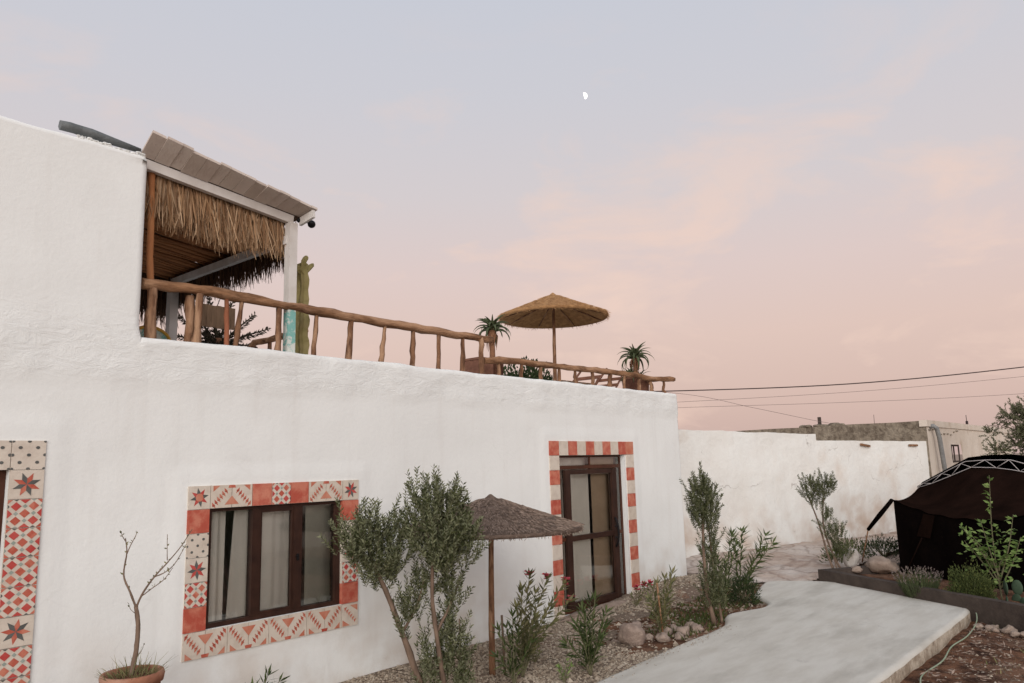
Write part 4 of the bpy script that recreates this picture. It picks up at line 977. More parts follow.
bush('shrub', (10.95, 9.1, 2.8), 0.72, 1.06, 7000, 0.08, 0.045, 'shrubdark', 'dark leafy shrub on the terrace under the straw parasol', seed=3)
# loungers behind the lower rail
def lounger(c, top, n, label):
    t = thing('lounge_chair', c, label, 'lounge chair', 'wooden lounge chairs on the terrace'); c = Vector(c)
    s = MB()
    for k in range(7): s.box(c + Vector((-0.40 + k * 0.13, 0, 0.40)), (0.10, 0.55, 0.03))
    s.build('seat', 'sign', t)
    s = MB()
    for y in (-0.26, 0.26): s.tube([c + Vector((0.44, y, 0.40)), c + Vector((0.78, y, top))], 0.018, 6)
    for k in range(n): f = (k + .5) / n; s.box(c + Vector((0.44 + 0.34 * f, 0, 0.40 + (top - .40) * f)), (0.05, 0.52, 0.05))
    s.build('backrest', 'terradark', t)
    for x in (-0.4, 0.4):
        for y in (-0.24, 0.24): s = MB(); s.tube([c + Vector((x, y, 0)), c + Vector((x, y, 0.39))], 0.022, 6); s.build('leg', 'sign', t)
lounger((9.42, 7.0, 2.8), 0.68, 1, 'wooden lounge chair with an open leaning back, left of its pair behind the lower railing')
lounger((11.05, 7.75, 2.8), 0.76, 3, 'wooden lounge chair with a slatted back, next to the far aloe pot')

# ================================================================== BOUNDARY WALL AND FAR BUILDING
A = Vector((12.6, 8.262, 0)); B = Vector((22.36, 4.90, 0)); dv = (B - A).normalized(); nvv = Vector((-dv.y, dv.x, 0)); Ln = (B - A).length
def bw_top(u):
    x = A.x + dv.x * u
    z = 2.62 - (x - 14.3) * 0.026 + 0.025 * noise.noise(Vector((u * 1.2, 0, 0)))+ 0.012 * noise.noise(Vector((u * 5, 0, 0)))
    if x > 18.25: z = 2.37 - (x - 18.3) * 0.012 + 0.012 * noise.noise(Vector((u * 2, 0, 0)))
    return z
t = thing('boundary_wall', (17.4, 6.6, 0), 'old stained garden wall with a stepped top, beyond the path', 'wall')
s = MB(); us = frange(0, Ln, 0.09)
xs2 = (18.25 - A.x) / dv.x; us = sorted(set(us + [xs2 - 0.004, xs2 + 0.004]))
vs = [i / 30 for i in range(31)]
def pf(u, v):
    zt = bw_top(u); z = -0.2 + (zt + 0.2) * v; o = 0.03 * noise.noise(Vector((u * 1.1, z * 1.3, 2))) + 0.010 * noise.noise(Vector((u * 4, z * 5, 2)))
    # crumbled upper courses
    crumb = max(0, noise.noise(Vector((u * 0.9, 5, 0)))) * 0.10 if z > zt - 0.22 + 0.1 * noise.noise(Vector((u * 2, 1, 1))) and zt > 2.45 else 0
    return A + dv * u + Vector((0, 0, z)) - nvv * (o - crumb * 0.35)
s.grid(pf, us, vs)
s.grid(lambda u, v: pf(u, 1) + nvv * 0.26 * v, us, [0, 0.5, 1]); s.grid(lambda u, v: Vector((0, 0, -0.2 + (bw_top(u) + .2) * v)) + A + dv * u + nvv * 0.26, us, [0, 1])
s.build('wall', 'oldwhite', t)
for (x, ln, zz, a2) in ((19.9, 0.36, 2.24, 0.14), (21.75, 0.36, 2.22, 0.02)):
    s = MB(); u = (x - A.x) / dv.x; s.box(A + dv * u - nvv * 0.03 + Vector((0, 0, zz)), (ln, 0.03, 0.05), Matrix.Rotation(math.atan2(dv.y, dv.x), 3, 'Z') @ Matrix.Rotation(-a2 * -1, 3, 'Y')); s.build('wooden_lintel', 'log', t)
fb = thing('far_building', (22.3, 4.9, 0), 'flat roofed old building behind the garden wall, one bare grey side and one cream side', 'building')
s = MB(); FX, FY = 22.33, 4.86
def topz(x, y): return 2.86 + 0.015 * noise.noise(Vector((x * .8, y * .8, 0))) - 0.0 * x
s.grid(lambda y, v: (FX + 0.10 * (y - FY) + 0.02 * noise.noise(Vector((y, v * 3, 0))), y, -0.1 + (topz(0, y) + 0.1) * v), frange(FY, 11.5, 0.25), frange(0, 1, 0.1))
s.build('side_wall', 'render', fb)
s = MB(); ws = (25.0, 26.4, 1.72, 2.24)
s.grid(lambda x, z: (x, FY - 0.02 * noise.noise(Vector((x, z * 2, 0))), z), edges(FX, 36, 0.2, ws[:2]), edges(-0.1, 2.70, 0.1, ws[2:]), skip=lambda x, z: ws[0] < x < ws[1] and ws[2] < z < ws[3])
s.bx(FX + 0.9, 36, FY + 0.2, 11, 2.5, 2.7)
s.build('front_wall', 'farwhite', fb)
s = MB(); s.bx(FX - 0.03, 36, FY - 0.03, FY + 0.16, 2.705, 2.875); s.build('coping', 'farwhite', fb)
for i in range(9):
    s = MB(); x = 22.6 + 0.42 * i; s.box((x, FY - 0.012, 2.62 - 0.1 * (x > 23.5 and x < 25.5) + U(-.02, .02)), (U(0.1, 0.3), 0.03, U(0.012, 0.03)))
    s.build('broken_render', 'render', fb)
s = MB(); a, b2, c, d = ws; yy = FY + 0.06
s.bx(a, b2, yy, yy + 0.03, c, c + 0.05); s.bx(a, b2, yy, yy + 0.03, d - 0.05, d); s.bx(a, a + 0.06, yy, yy + 0.03, c + 0.05, d - 0.05); s.bx(b2 - 0.06, b2, yy, yy + 0.03, c + 0.05, d - 0.05); s.bx((a + b2) / 2 - 0.03, (a + b2) / 2 + 0.03, yy, yy + 0.03, c + 0.05, d - 0.05)
s.face([(a - .05, yy + 0.2, c - .05), (b2 + .05, yy + 0.2, c - .05), (b2 + .05, yy + 0.2, d + .05), (a - .05, yy + 0.2, d + .05)])
s.build('window', 'curb', fb)
s = MB(); s.tube([(22.72, 4.90, 2.70), (22.74, 4.78, 2.72), (22.80, 4.72, 2.66), (22.90, 4.70, 2.4), (23.15, 4.70, 1.4), (23.45, 4.70, 0.1)], 0.06, 12); s.build('drain_pipe', 'tin', fb)
s = MB(); s.bx(22.86, 22.94, 7.75, 7.83, 2.85, 3.14)
s.build('roof_stub', 'curb', fb)
for q0, q1, rq in (((22.95, 6.3, 2.85), (22.97, 6.3, 3.12), .006), ((27.9, 4.9, 2.87), (27.9, 4.9, 3.18), .010), ((28.2, 4.95, 2.87), (28.22, 4.95, 3.0), .04)):
    s = MB(); s.tube([q0, q1], rq, 5); s.build('roof_rod', 'cable', fb)
for i in range(10):
    s = MB(); s.blob((22.85 + U(-.2, .2), 7.9 + U(-.8, .8), 2.88), (U(.05, .14), U(.05, .2), U(.03, .07)), 0.4, 2, 8, seed=i)
    s.build('roof_rubble', 'render', fb)

# power cables
def cable(pts, r, mtl, label):
    P = []
    for i in range(len(pts) - 1):
        a = Vector(pts[i]); c2 = Vector(pts[i + 1])
        for j in range(12): P.append(a.lerp(c2, j / 12) - Vector((0, 0, math.sin(math.pi * j / 12) * 0.0)))
    P.append(Vector(pts[-1])); s = MB(); s.tube(P, r, 6); tag(s.build('power_cable', mtl, loc=pts[0]), label, 'cable', 'overhead cables right of the terrace')
def catmull(P, n=8):
    P = [Vector(p) for p in P]; Q = [P[0] * 2 - P[1]] + P + [P[-1] * 2 - P[-2]]; out = []
    for i in range(1, len(Q) - 2):
        for k in range(n):
            u = k / n; a, b2, c, d = Q[i - 1:i + 3]
            out.append(0.5 * ((2 * b2) + (c - a) * u + (2 * a - 5 * b2 + 4 * c - d) * u * u + (-a + 3 * b2 - 3 * c + d) * u ** 3))
    out.append(P[-1]); return out
for pts, r, mtl, lb in (([(17.0, 13.5, 4.02), (19.67, 10.8, 3.98), (23.02, 6.87, 4.05), (26.26, 3.0, 4.40), (29.5, -0.8, 4.95)], 0.017, 'cable', 'thick black twisted cable, topmost of the cables beside the house'),
                        ([(17.0, 13.5, 3.55), (19.86, 10.66, 3.66), (23.1, 6.8, 3.82), (26.03, 3.35, 4.10), (29.5, -0.8, 4.55)], 0.0055, 'cablethin', 'thin grey cable rising just below the thick black one'),
                        ([(17.0, 13.5, 3.45), (19.88, 10.68, 3.50), (23.0, 6.9, 3.52), (25.99, 3.52, 3.62), (29.5, -0.8, 3.85)], 0.0055, 'cablethin', 'thin grey cable running nearly level, lowest at the right'),
                        ([(17.0, 13.8, 4.30), (19.83, 10.63, 3.90), (21.2, 9.1, 3.45), (22.37, 7.88, 3.06), (22.8, 7.5, 2.95)], 0.0055, 'cablethin', 'thin slack cable dropping to the grey building top')):
    s = MB(); s.tube(catmull(pts), r, 6); tag(s.build('power_cable', mtl, loc=pts[0]), lb, 'cable', 'overhead cables right of the terrace')

# feathery tree at the far right
t = thing('feathery_tree', (22.9, 2.75, 0), 'feathery grey green tree at the right edge beside the cream building', 'tree')
s = MB(); P = wander((22.9, 2.35, -0.1), (22.7, 2.5, 2.3), 8, 0.1, 2); s.tube(P, [0.12 - 0.008 * i for i in range(9)], 8, rough=.3); s.build('trunk', 'bark', t)
s = MB()
for (cx, cy, cz, r, n) in ((22.7, 2.55, 2.75, 0.55, 260), (22.7, 2.2, 2.3, 0.7, 330), (22.7, 2.6, 2.35, 0.4, 130), (22.7, 3.0, 2.85, 0.32, 60), (22.7, 2.1, 3.1, 0.4, 90), (22.6, 2.9, 2.1, 0.4, 60), (22.7, 3.38, 2.0, 0.22, 40), (22.8, 3.5, 2.45, 0.12, 18)):
    for i in range(n):
        d = Vector((U(-1, 1), U(-1, 1), U(-.8, 1))).normalized(); p = Vector((cx, cy, cz)) + d * r * U(.1, 1)
        e = p + (d * .5 + Vector((U(-.3, .3), U(-.3, .3), U(-.2, .5)))).normalized() * U(.14, .26)
        s.tube([p, e], 0.004, 3, cap=False)
        for k in range(26):
            q = p.lerp(e, k / 26); s.leaf(q, (e - p).normalized() + Vector((U(-1, 1), U(-1, 1), U(-1, 1))), U(.04, .08), 0.017)
s.build('crown', 'tamarisk', t)
s = MB()
for e in ((22.7, 2.55, 2.75), (22.7, 3.0, 2.85), (22.7, 2.1, 3.1), (22.75, 3.38, 2.1), (22.7, 2.2, 2.4)): s.tube(wander((22.75, 2.5, 1.3), e, 5, 0.1, e[1]), [0.05, 0.04, 0.035, 0.03, 0.02, 0.01], 6)
s.build('branches', 'bark', t)

# ================================================================== TENT
P0 = Vector((14.23, 3.75, 0)); TT = Vector((-0.524, -0.852, 0)).normalized(); TN = Vector((0.852, -0.524, 0)).normalized()
def tp(sv2, dv2, z): p = P0 + TT * sv2 + TN * dv2; p.z = z; return p
tent = thing('berber_tent', tuple(tp(0.6, 2, 0)), 'large black and brown cloth tent behind the planted bed', 'tent')
def lerpt(tab, x):
    if x <= tab[0][0]: return tab[0][1]
    for i in range(len(tab) - 1):
        if x <= tab[i + 1][0]:
            f = (x - tab[i][0]) / (tab[i + 1][0] - tab[i][0]); return tab[i][1] * (1 - f) + tab[i + 1][1] * f
    return tab[-1][1]
bot = [(-0.90, 1.375), (-0.58, 1.455), (-0.13, 1.60), (0.297, 1.745), (0.75, 1.735), (1.06, 1.70), (1.32, 1.655), (1.85, 1.56), (2.3, 1.40), (2.6, 1.3)]
top = [(-0.92, 1.395), (0.19, 1.845), (0.60, 1.865), (1.06, 1.860), (1.36, 1.78), (2.3, 1.45), (2.6, 1.32)]
arch = [(-1.12, 1.10), (-1.0, 1.36), (-0.92, 1.46), (0.17, 1.915), (0.60, 1.95), (1.06, 1.95), (1.40, 1.86), (2.4, 1.50), (2.7, 1.1)]
eave = [(0.0, 1.235), (0.35, 1.14), (0.7, 1.06), (1.1, 1.01), (1.6, 1.0), (2.1, 1.02), (2.8, 1.22)]
# awning cloth from the arch down to the eave
s = MB()
def awn(u, v):   # u along 0..1, v 0 arch 1 eave
    sa = -0.93 + u * 3.53; se = 0.0 + u * 2.8
    za = lerpt(bot, sa) - 0.012; ze = lerpt(eave, se)
    sg2 = 0.10 * math.sin(math.pi * v) * (1 + 0.5 * math.sin(u * 9))
    x = sa * (1 - v) + se * v; d2 = 1.52 * (1 - v)
    z = za + (ze - za) * (v ** 0.75 if False else v) - sg2
    z += 0.010 * math.sin(u * 40) * v + 0.022 * math.sin(u * 17 + v * 3) * math.sin(math.pi * v)
    return tp(x, d2, z)
s.grid(awn, frange(0, 1, 0.02), frange(0, 1, 0.05))
s.build('awning', 'browncloth', tent)
s = MB()
def vault(u, v):
    sa = -1.12 + u * 3.82; za = lerpt(arch, sa); d2 = 1.60 + v * 4.2
    return tp(sa, d2, za - 0.10 * math.sin(math.pi * ((v * 2) % 1)) * 0.6)
s.grid(vault, frange(0, 1, 0.02), frange(0, 1, 0.1))
s.build('roof_cloth', 'blackcloth', tent)
s = MB()
def fw(u, v):
    se = u * 2.8; ze = lerpt(eave, se) - 0.01
    return tp(se + 0.0 * (1 - v), 0.03 + 0.05 * math.sin(u * 26) * (1 - v) * 0.6, 0.02 + (ze - 0.02) * v)
s.grid(fw, frange(0, 1, 0.01), frange(0, 1, 0.1))
def lw(u, v):    # left side wall going back
    z1 = 1.235 * (1 - u) + 1.1 * u; return tp(-1.1 * u, 1.6 * u + 0.03, 0.02 + (z1 - 0.02) * v)
s.grid(lw, frange(0, 1, 0.1), frange(0, 1, 0.2))
s.grid(lambda u, v: tp(-1.12, 1.6 + 4.2 * u, 0.02 + 1.08 * v), frange(0, 1, 0.2), [0, 1]); s.grid(lambda u, v: tp(2.7, 1.6 + 4.2 * u, 0.02 + 1.08 * v), frange(0, 1, 0.2), [0, 1])
s.grid(lambda u, v: tp(2.8 - 0.1 * u, 1.6 * u, 0.02 + 1.1 * v), [0, 1], [0, 1])
s.build('wall_cloth', 'blackcloth', tent)
s = MB(); s.face([tp(0.66, -0.03, 1.04), tp(0.88, -0.03, 1.02), tp(0.76, -0.05, 0.66), tp(0.50, -0.05, 0.68)]); s.face([tp(0.66, -0.025, 1.04), tp(0.50, -0.045, 0.68), tp(0.76, -0.045, 0.66), tp(0.88, -0.025, 1.02)]); s.build('brown_flap', 'browncloth', tent)
s = MB(); s.tube([tp(0.62, -0.07, 0.66), tp(0.25, -0.12, 0.05)], 0.012, 6); s.build('tent_pole', 'browncloth', tent)
s = MB(); s.tube([tp(-0.10, 1.50, 1.36)] and [tp(a, 1.50, z) for a, z in bot], 0.0075, 6)
s.tube([tp(a, 1.50, z) for a, z in top], 0.0075, 6)
zig = [(-0.92, 'b'), (-0.78, 't'), (-0.58, 'b'), (-0.33, 't'), (-0.13, 'b'), (0.10, 't'), (0.297, 'b'), (0.58, 't'), (0.78, 'b'), (1.03, 't'), (1.20, 'b'), (1.40, 't'), (1.65, 'b'), (1.9, 't'), (2.1, 'b'), (2.35, 't')]
zp = [tp(a, 1.497, lerpt(bot if q == 'b' else top, a)) for a, q in zig]
for i in range(len(zp) - 1): s.tube([zp[i], zp[i + 1]], 0.0055, 6)
s.build('lattice_arch', 'steelwhite', tent)
s = MB(); tip = tp(0, 0, 1.235); s.tube([tip, tip.lerp(Vector((14.56, 4.28, 0.70)), .5), Vector((14.56, 4.28, 0.70))], [0.035, 0.045, 0.03], 8, rough=.4); s.build('corner_strut', 'blackcloth', tent)
s = MB(); s.tube([(14.56, 4.28, 0.70), (14.94, 4.55, 0.08)], 0.012, 6); s.build('guy_rope', 'log', tent)

# ================================================================== PLANTED BED WITH CURB
C0 = Vector((13.10, 4.70, 0)); 
curb = MB()
def cp(u, off, z): p = C0 + TT * u + TN * off; p.z = z; return p
def wob(u): return 0.012 * noise.noise(Vector((u * 2.2, 0, 0)))
curb.grid(lambda u, v: cp(u, 0.0 + wob(u), -0.3 + v * 0.46), frange(0, 7, 0.25), [0, .5, .9, 1]); curb.grid(lambda u, v: cp(u, 0.13 * v + wob(u), 0.16), frange(0, 7, 0.25), [0, 1]); curb.grid(lambda u, v: cp(u, 0.13, -0.1 + 0.26 * v), [0, 7], [0, 1])
curb.grid(lambda u, v: cp(-0.001, u, -0.2 + 0.36 * v), frange(0, 3, .3), [0, 1]); curb.grid(lambda u, v: cp(0.12 * v, u, 0.16), frange(0.13, 3, .3), [0, 1]); curb.grid(lambda u, v: cp(0.12, u, 0 + .16 * v), frange(0.13, 3, .3), [0, 1])
tag(curb.build('garden_curb', 'curb', loc=(12.5, 3.9, 0)), 'low dark curb holding the planted bed in front of the tent', 'curb')
s = MB(); s.grid(lambda u, v: cp(u, v, 0.03 + 0.03 * noise.noise(Vector((u * 2, v * 2, 0)))), frange(0.12, 7, .1), frange(0.13, 4.5, .15)); tag(s.build('planted_soil', 'soil'), kind='structure')

def rock(c, r, label, mtl, seed, group=None):
    s = MB(); s.blob(c, r, 0.45, 1.3, 18, seed=seed); tag(s.build('rock', mtl, loc=(c[0], c[1], c[2] - r[2])), label, 'rock', group)
rock((7.72, 4.93, 0.05), (0.16, 0.14, 0.145), 'large rounded brown stone beside the path, left of the young oleander', 'rock', 2.3)
rock((13.95, 4.42, 0.27), (0.11, 0.12, 0.16), 'rounded white stone behind the curb next to the leaning olive', 'rockwhite', 5)
rock((14.0, 3.98, 0.17), (0.22, 0.27, 0.13), 'wide beige rock left of the tent wall', 'rockpale', 8)
rock((13.6, 4.25, 0.13), (0.09, 0.1, 0.05), 'small flat beige stone on the curb soil', 'rockpale', 11)
for i, (x, y, r) in enumerate(((8.05, 4.72, .09), (8.25, 4.62, .07), (8.45, 4.68, .10), (8.70, 4.63, .085), (8.35, 4.85, .08), (8.85, 4.80, .07), (8.0, 4.88, .06), (8.62, 4.90, .06))):
    rock((x, y, gz(x, y) + r * .4), (r, r * .8, r * .7), 'small brown stone in the row edging the soil by the path', 'rock', i * 3.1, 'small stones edging the soil bed')
for i in range(22):
    q = cp(3.15 + 0.1 * i + U(-.05, .05), U(-.26, -.07), 0); x, y = q.x, q.y; r = U(.045, .085)
    rock((x, y, -0.135), (r, r * .9, r * .6), 'pale pinkish stone in the row along the curb at the right edge', 'rockpale', i * 2.7, 'pale stones along the curb')

# ================================================================== PLANTS
def twiggy(sL, sW, c, r, n, tl=(0.10, 0.27), ll=0.042, lw=0.0125, up=1.0, dens=0.014, outw=0.5, asym=0.4):
    c = Vector(c)
    for i in range(int(n * 1.35)):
        d = Vector((U(-1, 1), U(-1, 1), U(-1, 1)))
        if d.length > 1 or d.length < .05: continue
        p = c + Vector((d.x * r[0], d.y * r[1], d.z * r[2])) * (1 + asym * noise.noise(d * 2 + c))
        dd = (d * outw + Vector((U(-.35, .35), U(-.35, .35), up + U(-.3, .3)))).normalized(); L2 = U(*tl)
        e = p + dd * L2
        sW.tube([p, e], [0.0028, 0.0012], 3, cap=False)
        k = int(L2 / dens); sidev = dd.orthogonal().normalized()
        for j in range(k):
            q = p.lerp(e, (j + .3) / k); sidev.rotate(Matrix.Rotation(1.57 + U(-.3, .3), 3, dd))
            for sg2 in (-1, 1):
                sL.leaf(q, dd * U(.5, 1.0) + sidev * sg2 * U(.5, .9), ll * U(.7, 1.2), lw * U(.8, 1.2))
def olive(base, trunks, clumps, label, mtl='olive', lean=0, scale=1.0):
    t = thing('olive_tree', base, label, 'olive tree', 'young olive trees')
    for pts, rr in trunks:
        s = MB(); P = catmull(pts, 5); s.tube(P, [rr[0] + (rr[1] - rr[0]) * i / (len(P) - 1) for i in range(len(P))], 8, rough=.35); s.build('trunk', 'bark', t)
    sL = MB(); sW = MB()
    for (c, r, n, kw) in clumps: twiggy(sL, sW, c, r, n, **kw)
    sL.build('crown', mtl, t); sW.build('twigs', 'twig', t)
    return t
# big double olive near the window
olive((4.80, 5.02, -0.06),
      [([(4.80, 5.08, -0.06), (4.62, 5.08, 0.20), (4.46, 5.12, 0.62), (4.32, 5.17, 0.98), (4.22, 5.2, 1.2)], (0.034, 0.014)),
       ([(4.85, 4.98, -0.06), (4.74, 4.93, 0.25), (4.63, 4.90, 0.70), (4.57, 4.87, 0.98), (4.55, 4.82, 1.35), (4.52, 4.78, 1.6)], (0.026, 0.010)),
       ([(4.66, 4.91, 0.62), (4.78, 4.85, 0.85), (4.84, 4.8, 1.05)], (0.014, 0.007)), ([(4.88, 4.93, -0.06), (4.90, 4.88, 0.3), (4.86, 4.84, 0.7)], (0.015, 0.006)), ([(4.46, 5.12, 0.62), (4.56, 5.04, 0.85), (4.60, 5.0, 1.05)], (0.012, 0.005))],
      [((4.24, 5.20, 1.24), (0.20, 0.20, 0.22), 150, {}), ((4.06, 5.22, 1.38), (0.17, 0.17, 0.20), 105, {}), ((4.38, 5.20, 1.30), (0.15, 0.15, 0.26), 90, {}), ((4.30, 5.18, 1.06), (0.12, 0.12, 0.10), 40, {}),
       ((4.54, 4.80, 1.42), (0.28, 0.28, 0.25), 270, {}), ((4.50, 4.78, 1.66), (0.18, 0.18, 0.15), 90, {}), ((4.72, 4.70, 1.32), (0.15, 0.15, 0.24), 110, {}), ((4.62, 4.76, 1.20), (0.17, 0.15, 0.12), 70, {}),
       ((4.78, 4.86, 0.80), (0.10, 0.10, 0.26), 50, {}), ((4.80, 4.90, 0.45), (0.12, 0.12, 0.24), 80, {}), ((4.76, 4.84, 1.0), (0.08, 0.08, 0.16), 26, {}), ((4.86, 4.92, 0.18), (0.17, 0.15, 0.20), 80, {}), ((4.62, 4.98, 0.25), (0.09, 0.09, 0.18), 22, {}), ((4.50, 5.08, 0.75), (0.09, 0.09, 0.24), 40, {}), ((4.70, 4.98, 0.45), (0.08, 0.08, 0.2), 26, {}), ((4.60, 5.02, 1.0), (0.10, 0.10, 0.14), 36, {})],
      'largest olive tree, forked in two trunks, standing right of the window')
# slim olive by the path
olive((9.05, 4.63, -0.06),
      [([(9.12, 4.60, -0.06), (9.02, 4.62, 0.35), (8.98, 4.62, 0.9), (9.00, 4.60, 1.45)], (0.030, 0.012)), ([(9.28, 4.58, -0.06), (9.20, 4.58, 0.3), (9.12, 4.58, 0.8), (9.06, 4.58, 1.3)], (0.018, 0.008))],
      [((9.0, 4.6, 1.40), (0.17, 0.17, 0.22), 120, {}), ((9.0, 4.6, 1.20), (0.15, 0.15, 0.16), 70, {}), ((8.97, 4.58, 1.62), (0.09, 0.09, 0.10), 20, {}), ((9.10, 4.58, 1.52), (0.09, 0.09, 0.10), 18, {}), ((9.06, 4.58, 0.86), (0.10, 0.10, 0.24), 44, {}), ((9.14, 4.56, 0.75), (0.07, 0.07, 0.2), 22, {}), ((9.08, 4.58, 0.42), (0.15, 0.14, 0.24), 100, {}), ((9.12, 4.58, 0.20), (0.14, 0.12, 0.10), 44, {})],
      'slim upright olive tree at the path edge near the corner of the house', 'oliv2')
# leaning olive by the curb
olive((13.6, 4.66, 0.0),
      [([(13.62, 4.60, 0.0), (13.60, 4.70, 0.4), (13.62, 4.80, 0.85), (13.62, 4.92, 1.25)], (0.022, 0.010)), ([(13.68, 4.48, 0.0), (13.62, 4.66, 0.5), (13.60, 4.72, 0.9), (13.62, 4.68, 1.3)], (0.018, 0.009)), ([(13.55, 4.52, 0.0), (13.58, 4.60, 0.4)], (0.014, 0.012))],
      [((13.62, 4.90, 1.38), (0.17, 0.17, 0.17), 80, {}), ((13.60, 4.66, 1.42), (0.17, 0.17, 0.15), 70, {}), ((13.6, 4.80, 1.16), (0.11, 0.11, 0.12), 26, {}), ((13.6, 4.68, 0.90), (0.10, 0.10, 0.16), 36, {}), ((13.62, 4.54, 0.62), (0.13, 0.13, 0.18), 64, {}), ((13.62, 4.46, 0.36), (0.13, 0.13, 0.14), 50, {})],
      'leaning olive tree at the corner of the dark curb', 'oliv2')

def oleander(base, stems, ll, lw, mtl, label, flowers=(), n=26, stake=None, whorl=3, spread=0.9, name='oleander', cat='oleander', group='oleanders along the path'):
    t = thing(name, base, label, cat, group)
    sL = MB(); sW = MB(); tips = []
    for (dx, dy, h) in stems:
        P = catmull([Vector(base), Vector(base) + Vector((dx * .35, dy * .35, h * .5)), Vector(base) + Vector((dx, dy, h))], 5)
        sW.tube(P, [0.008 - 0.005 * i / (len(P) - 1) for i in range(len(P))], 5)
        L3 = sum((P[i + 1] - P[i]).length for i in range(len(P) - 1)); k = max(3, int(L3 / (0.034)))
        for j in range(k + 1):
            f = j / k
            if f < 0.22: continue
            idx = f * (len(P) - 1); i = min(int(idx), len(P) - 2); q = P[i].lerp(P[i + 1], idx - i); dd = (P[i + 1] - P[i]).normalized()
            a0 = U(0, 6.28); sd3 = dd.orthogonal().normalized(); sd3.rotate(Matrix.Rotation(a0, 3, dd))
            nn = whorl + (3 if j == k else 0)
            for w2 in range(nn):
                sd4 = sd3.copy(); sd4.rotate(Matrix.Rotation(w2 * 6.283 / nn, 3, dd))
                sL.leaf(q, dd * U(.5, 1.1) + sd4 * spread * (0.6 if j == k else 1), ll * U(.7, 1.15), lw * 1.3, droop=0.12, side=sd4.cross(dd).cross(sd4))
        tips.append(P[-1])
    sL.build('leaves', mtl, t); sW.build('stems', 'twig', t)
    for fi in flowers:
        s = MB(); c = tips[fi[0]] + Vector(fi[1])
        for k in range(fi[2]):
            p = c + Vector((U(-.04, .04), U(-.04, .04), U(-.03, .04)))
            for a in range(5):
                an = a * 1.257 + U(-.2, .2); s.leaf(p, (math.cos(an), math.sin(an), U(.1, .6)), 0.036, 0.034, side=Vector((0, 0, 1)))
        s.build('flower', 'pink', t)
    if stake:
        s = MB(); s.tube([Vector(base) + Vector((0.02, -.02, -.02)), Vector(base) + Vector(stake)], 0.011, 7); s.build('stake', 'log', t)
    return t
oleander((5.95, 5.08, -0.06), [(0.03, 0.0, 0.82), (0.12, -0.03, 0.95), (0.28, -0.12, 0.90), (0.44, -0.20, 0.84), (0.24, 0.0, 0.76), (0.36, -.1, .62), (-.05, 0, 0.66), (0.10, -.1, .55), (0.50, -.22, .66)], 0.13, 0.022, 'oleyellow', 'yellowish oleander with red flowers beside the low parasol', flowers=((1, (0, 0, .02), 7), (2, (0, 0, .03), 9), (3, (.06, 0, .02), 14), (8, (.02, 0, .02), 5)), whorl=3)
oleander((5.72, 4.98, -0.06), [(-0.15, .05, .52), (0.0, 0, .62), (0.12, .05, .45), (-.22, 0, .30), (.2, -.05, .35), (0.02, .1, .5)], 0.12, 0.016, 'oleander', 'dark green oleander at the foot of the low parasol pole', whorl=3)
oleander((6.40, 4.58, -0.06), [(-0.05, .03, .62), (0.12, 0, .70), (0.28, -.02, .55), (-.2, 0, .50), (.35, .05, .40), (-.30, .05, .35), (.18, .1, .66), (0, .1, .42), (.05, -.1, .35), (-.15, -.05, .62)], 0.14, 0.017, 'oleander', 'dark green oleander in the gravel in front of the glazed door', whorl=3)
oleander((8.14, 4.80, -0.06), [(-0.02, 0, .62), (0.15, 0, .66), (0.30, -.02, .70), (-.2, 0, .48), (.4, .05, .58), (-.1, .05, .42), (.2, 0, .4), (.05, .1, .55)], 0.13, 0.019, 'oleyellow', 'dusty olive green oleander tied to a stake beside the slim olive', stake=(-0.03, 0, 0.66), whorl=3)
oleander((10.2, 4.98, -0.06), [(-0.20, .06, .82), (-0.05, .05, .70), (-.3, .1, .6), (0.25, -.05, .98), (.32, -.08, .85), (.10, 0, .6)], 0.15, 0.020, 'oleander', 'tall narrow oleander just right of the slim olive, by the path notch', whorl=3)
oleander((10.75, 5.0, -0.06), [(0.0, .05, .92), (0.10, -.05, 1.0), (.38, -.28, .92), (.46, -.34, .80), (.34, -.2, .72)], 0.19, 0.024, 'lime2', 'tallest oleander with long drooping leaves, at the right in the path notch', whorl=3, spread=1.2)
bush('shrub', (10.72, 4.93, -0.06), 0.24, 0.40, 1500, 0.05, 0.012, 'shrubdark', 'compact dark green bush in the notch of the path', seed=6)
oleander((9.55, 6.0, -0.05), [(0.02, 0, .26), (0.2, 0, .30), (.35, 0, .27), (-.1, 0, .2)], 0.08, 0.018, 'oleyellow', 'small flowering plant with pink blooms at the door step', flowers=((0, (0, 0, .02), 14), (1, (0, 0, .0), 18), (2, (.05, 0, .02), 18)), whorl=2, name='flowering_plant', cat='flowers', group='small plants by the door')
# tips of plants under the window and at the bottom edge
oleander((3.62, 6.0, -0.06), [(-.02, 0, .28), (0.12, 0, .36), (-.12, 0, .25), (.2, -.04, .30)], 0.12, 0.016, 'oleander', 'young oleander under the window, only its leaf tips in view', whorl=3)
oleander((6.02, 4.62, -0.06), [(-.06, 0, .16), (.06, 0, .20), (.14, .02, .13), (0, .06, .15)], 0.06, 0.012, 'lime', 'tiny pale green seedling at the gravel edge, bottom of the view', whorl=3, name='seedling', cat='seedling', group='seedlings')
oleander((6.42, 5.30, -0.06), [(-.05, 0, .14), (.06, 0, .16), (.1, .02, .1)], 0.06, 0.012, 'drygrass', 'tiny yellow seedling in the gravel right of the low parasol pole', whorl=3, name='seedling', cat='seedling', group='seedlings')
# stake beside the low parasol
s = MB(); s.tube([(5.93, 5.28, -0.06), (5.90, 5.28, 0.52)], 0.012, 7); tag(s.build('garden_stake', 'bark', loc=(5.88, 5.30, -0.06)), 'short brown stake against the pole of the low parasol', 'stake')
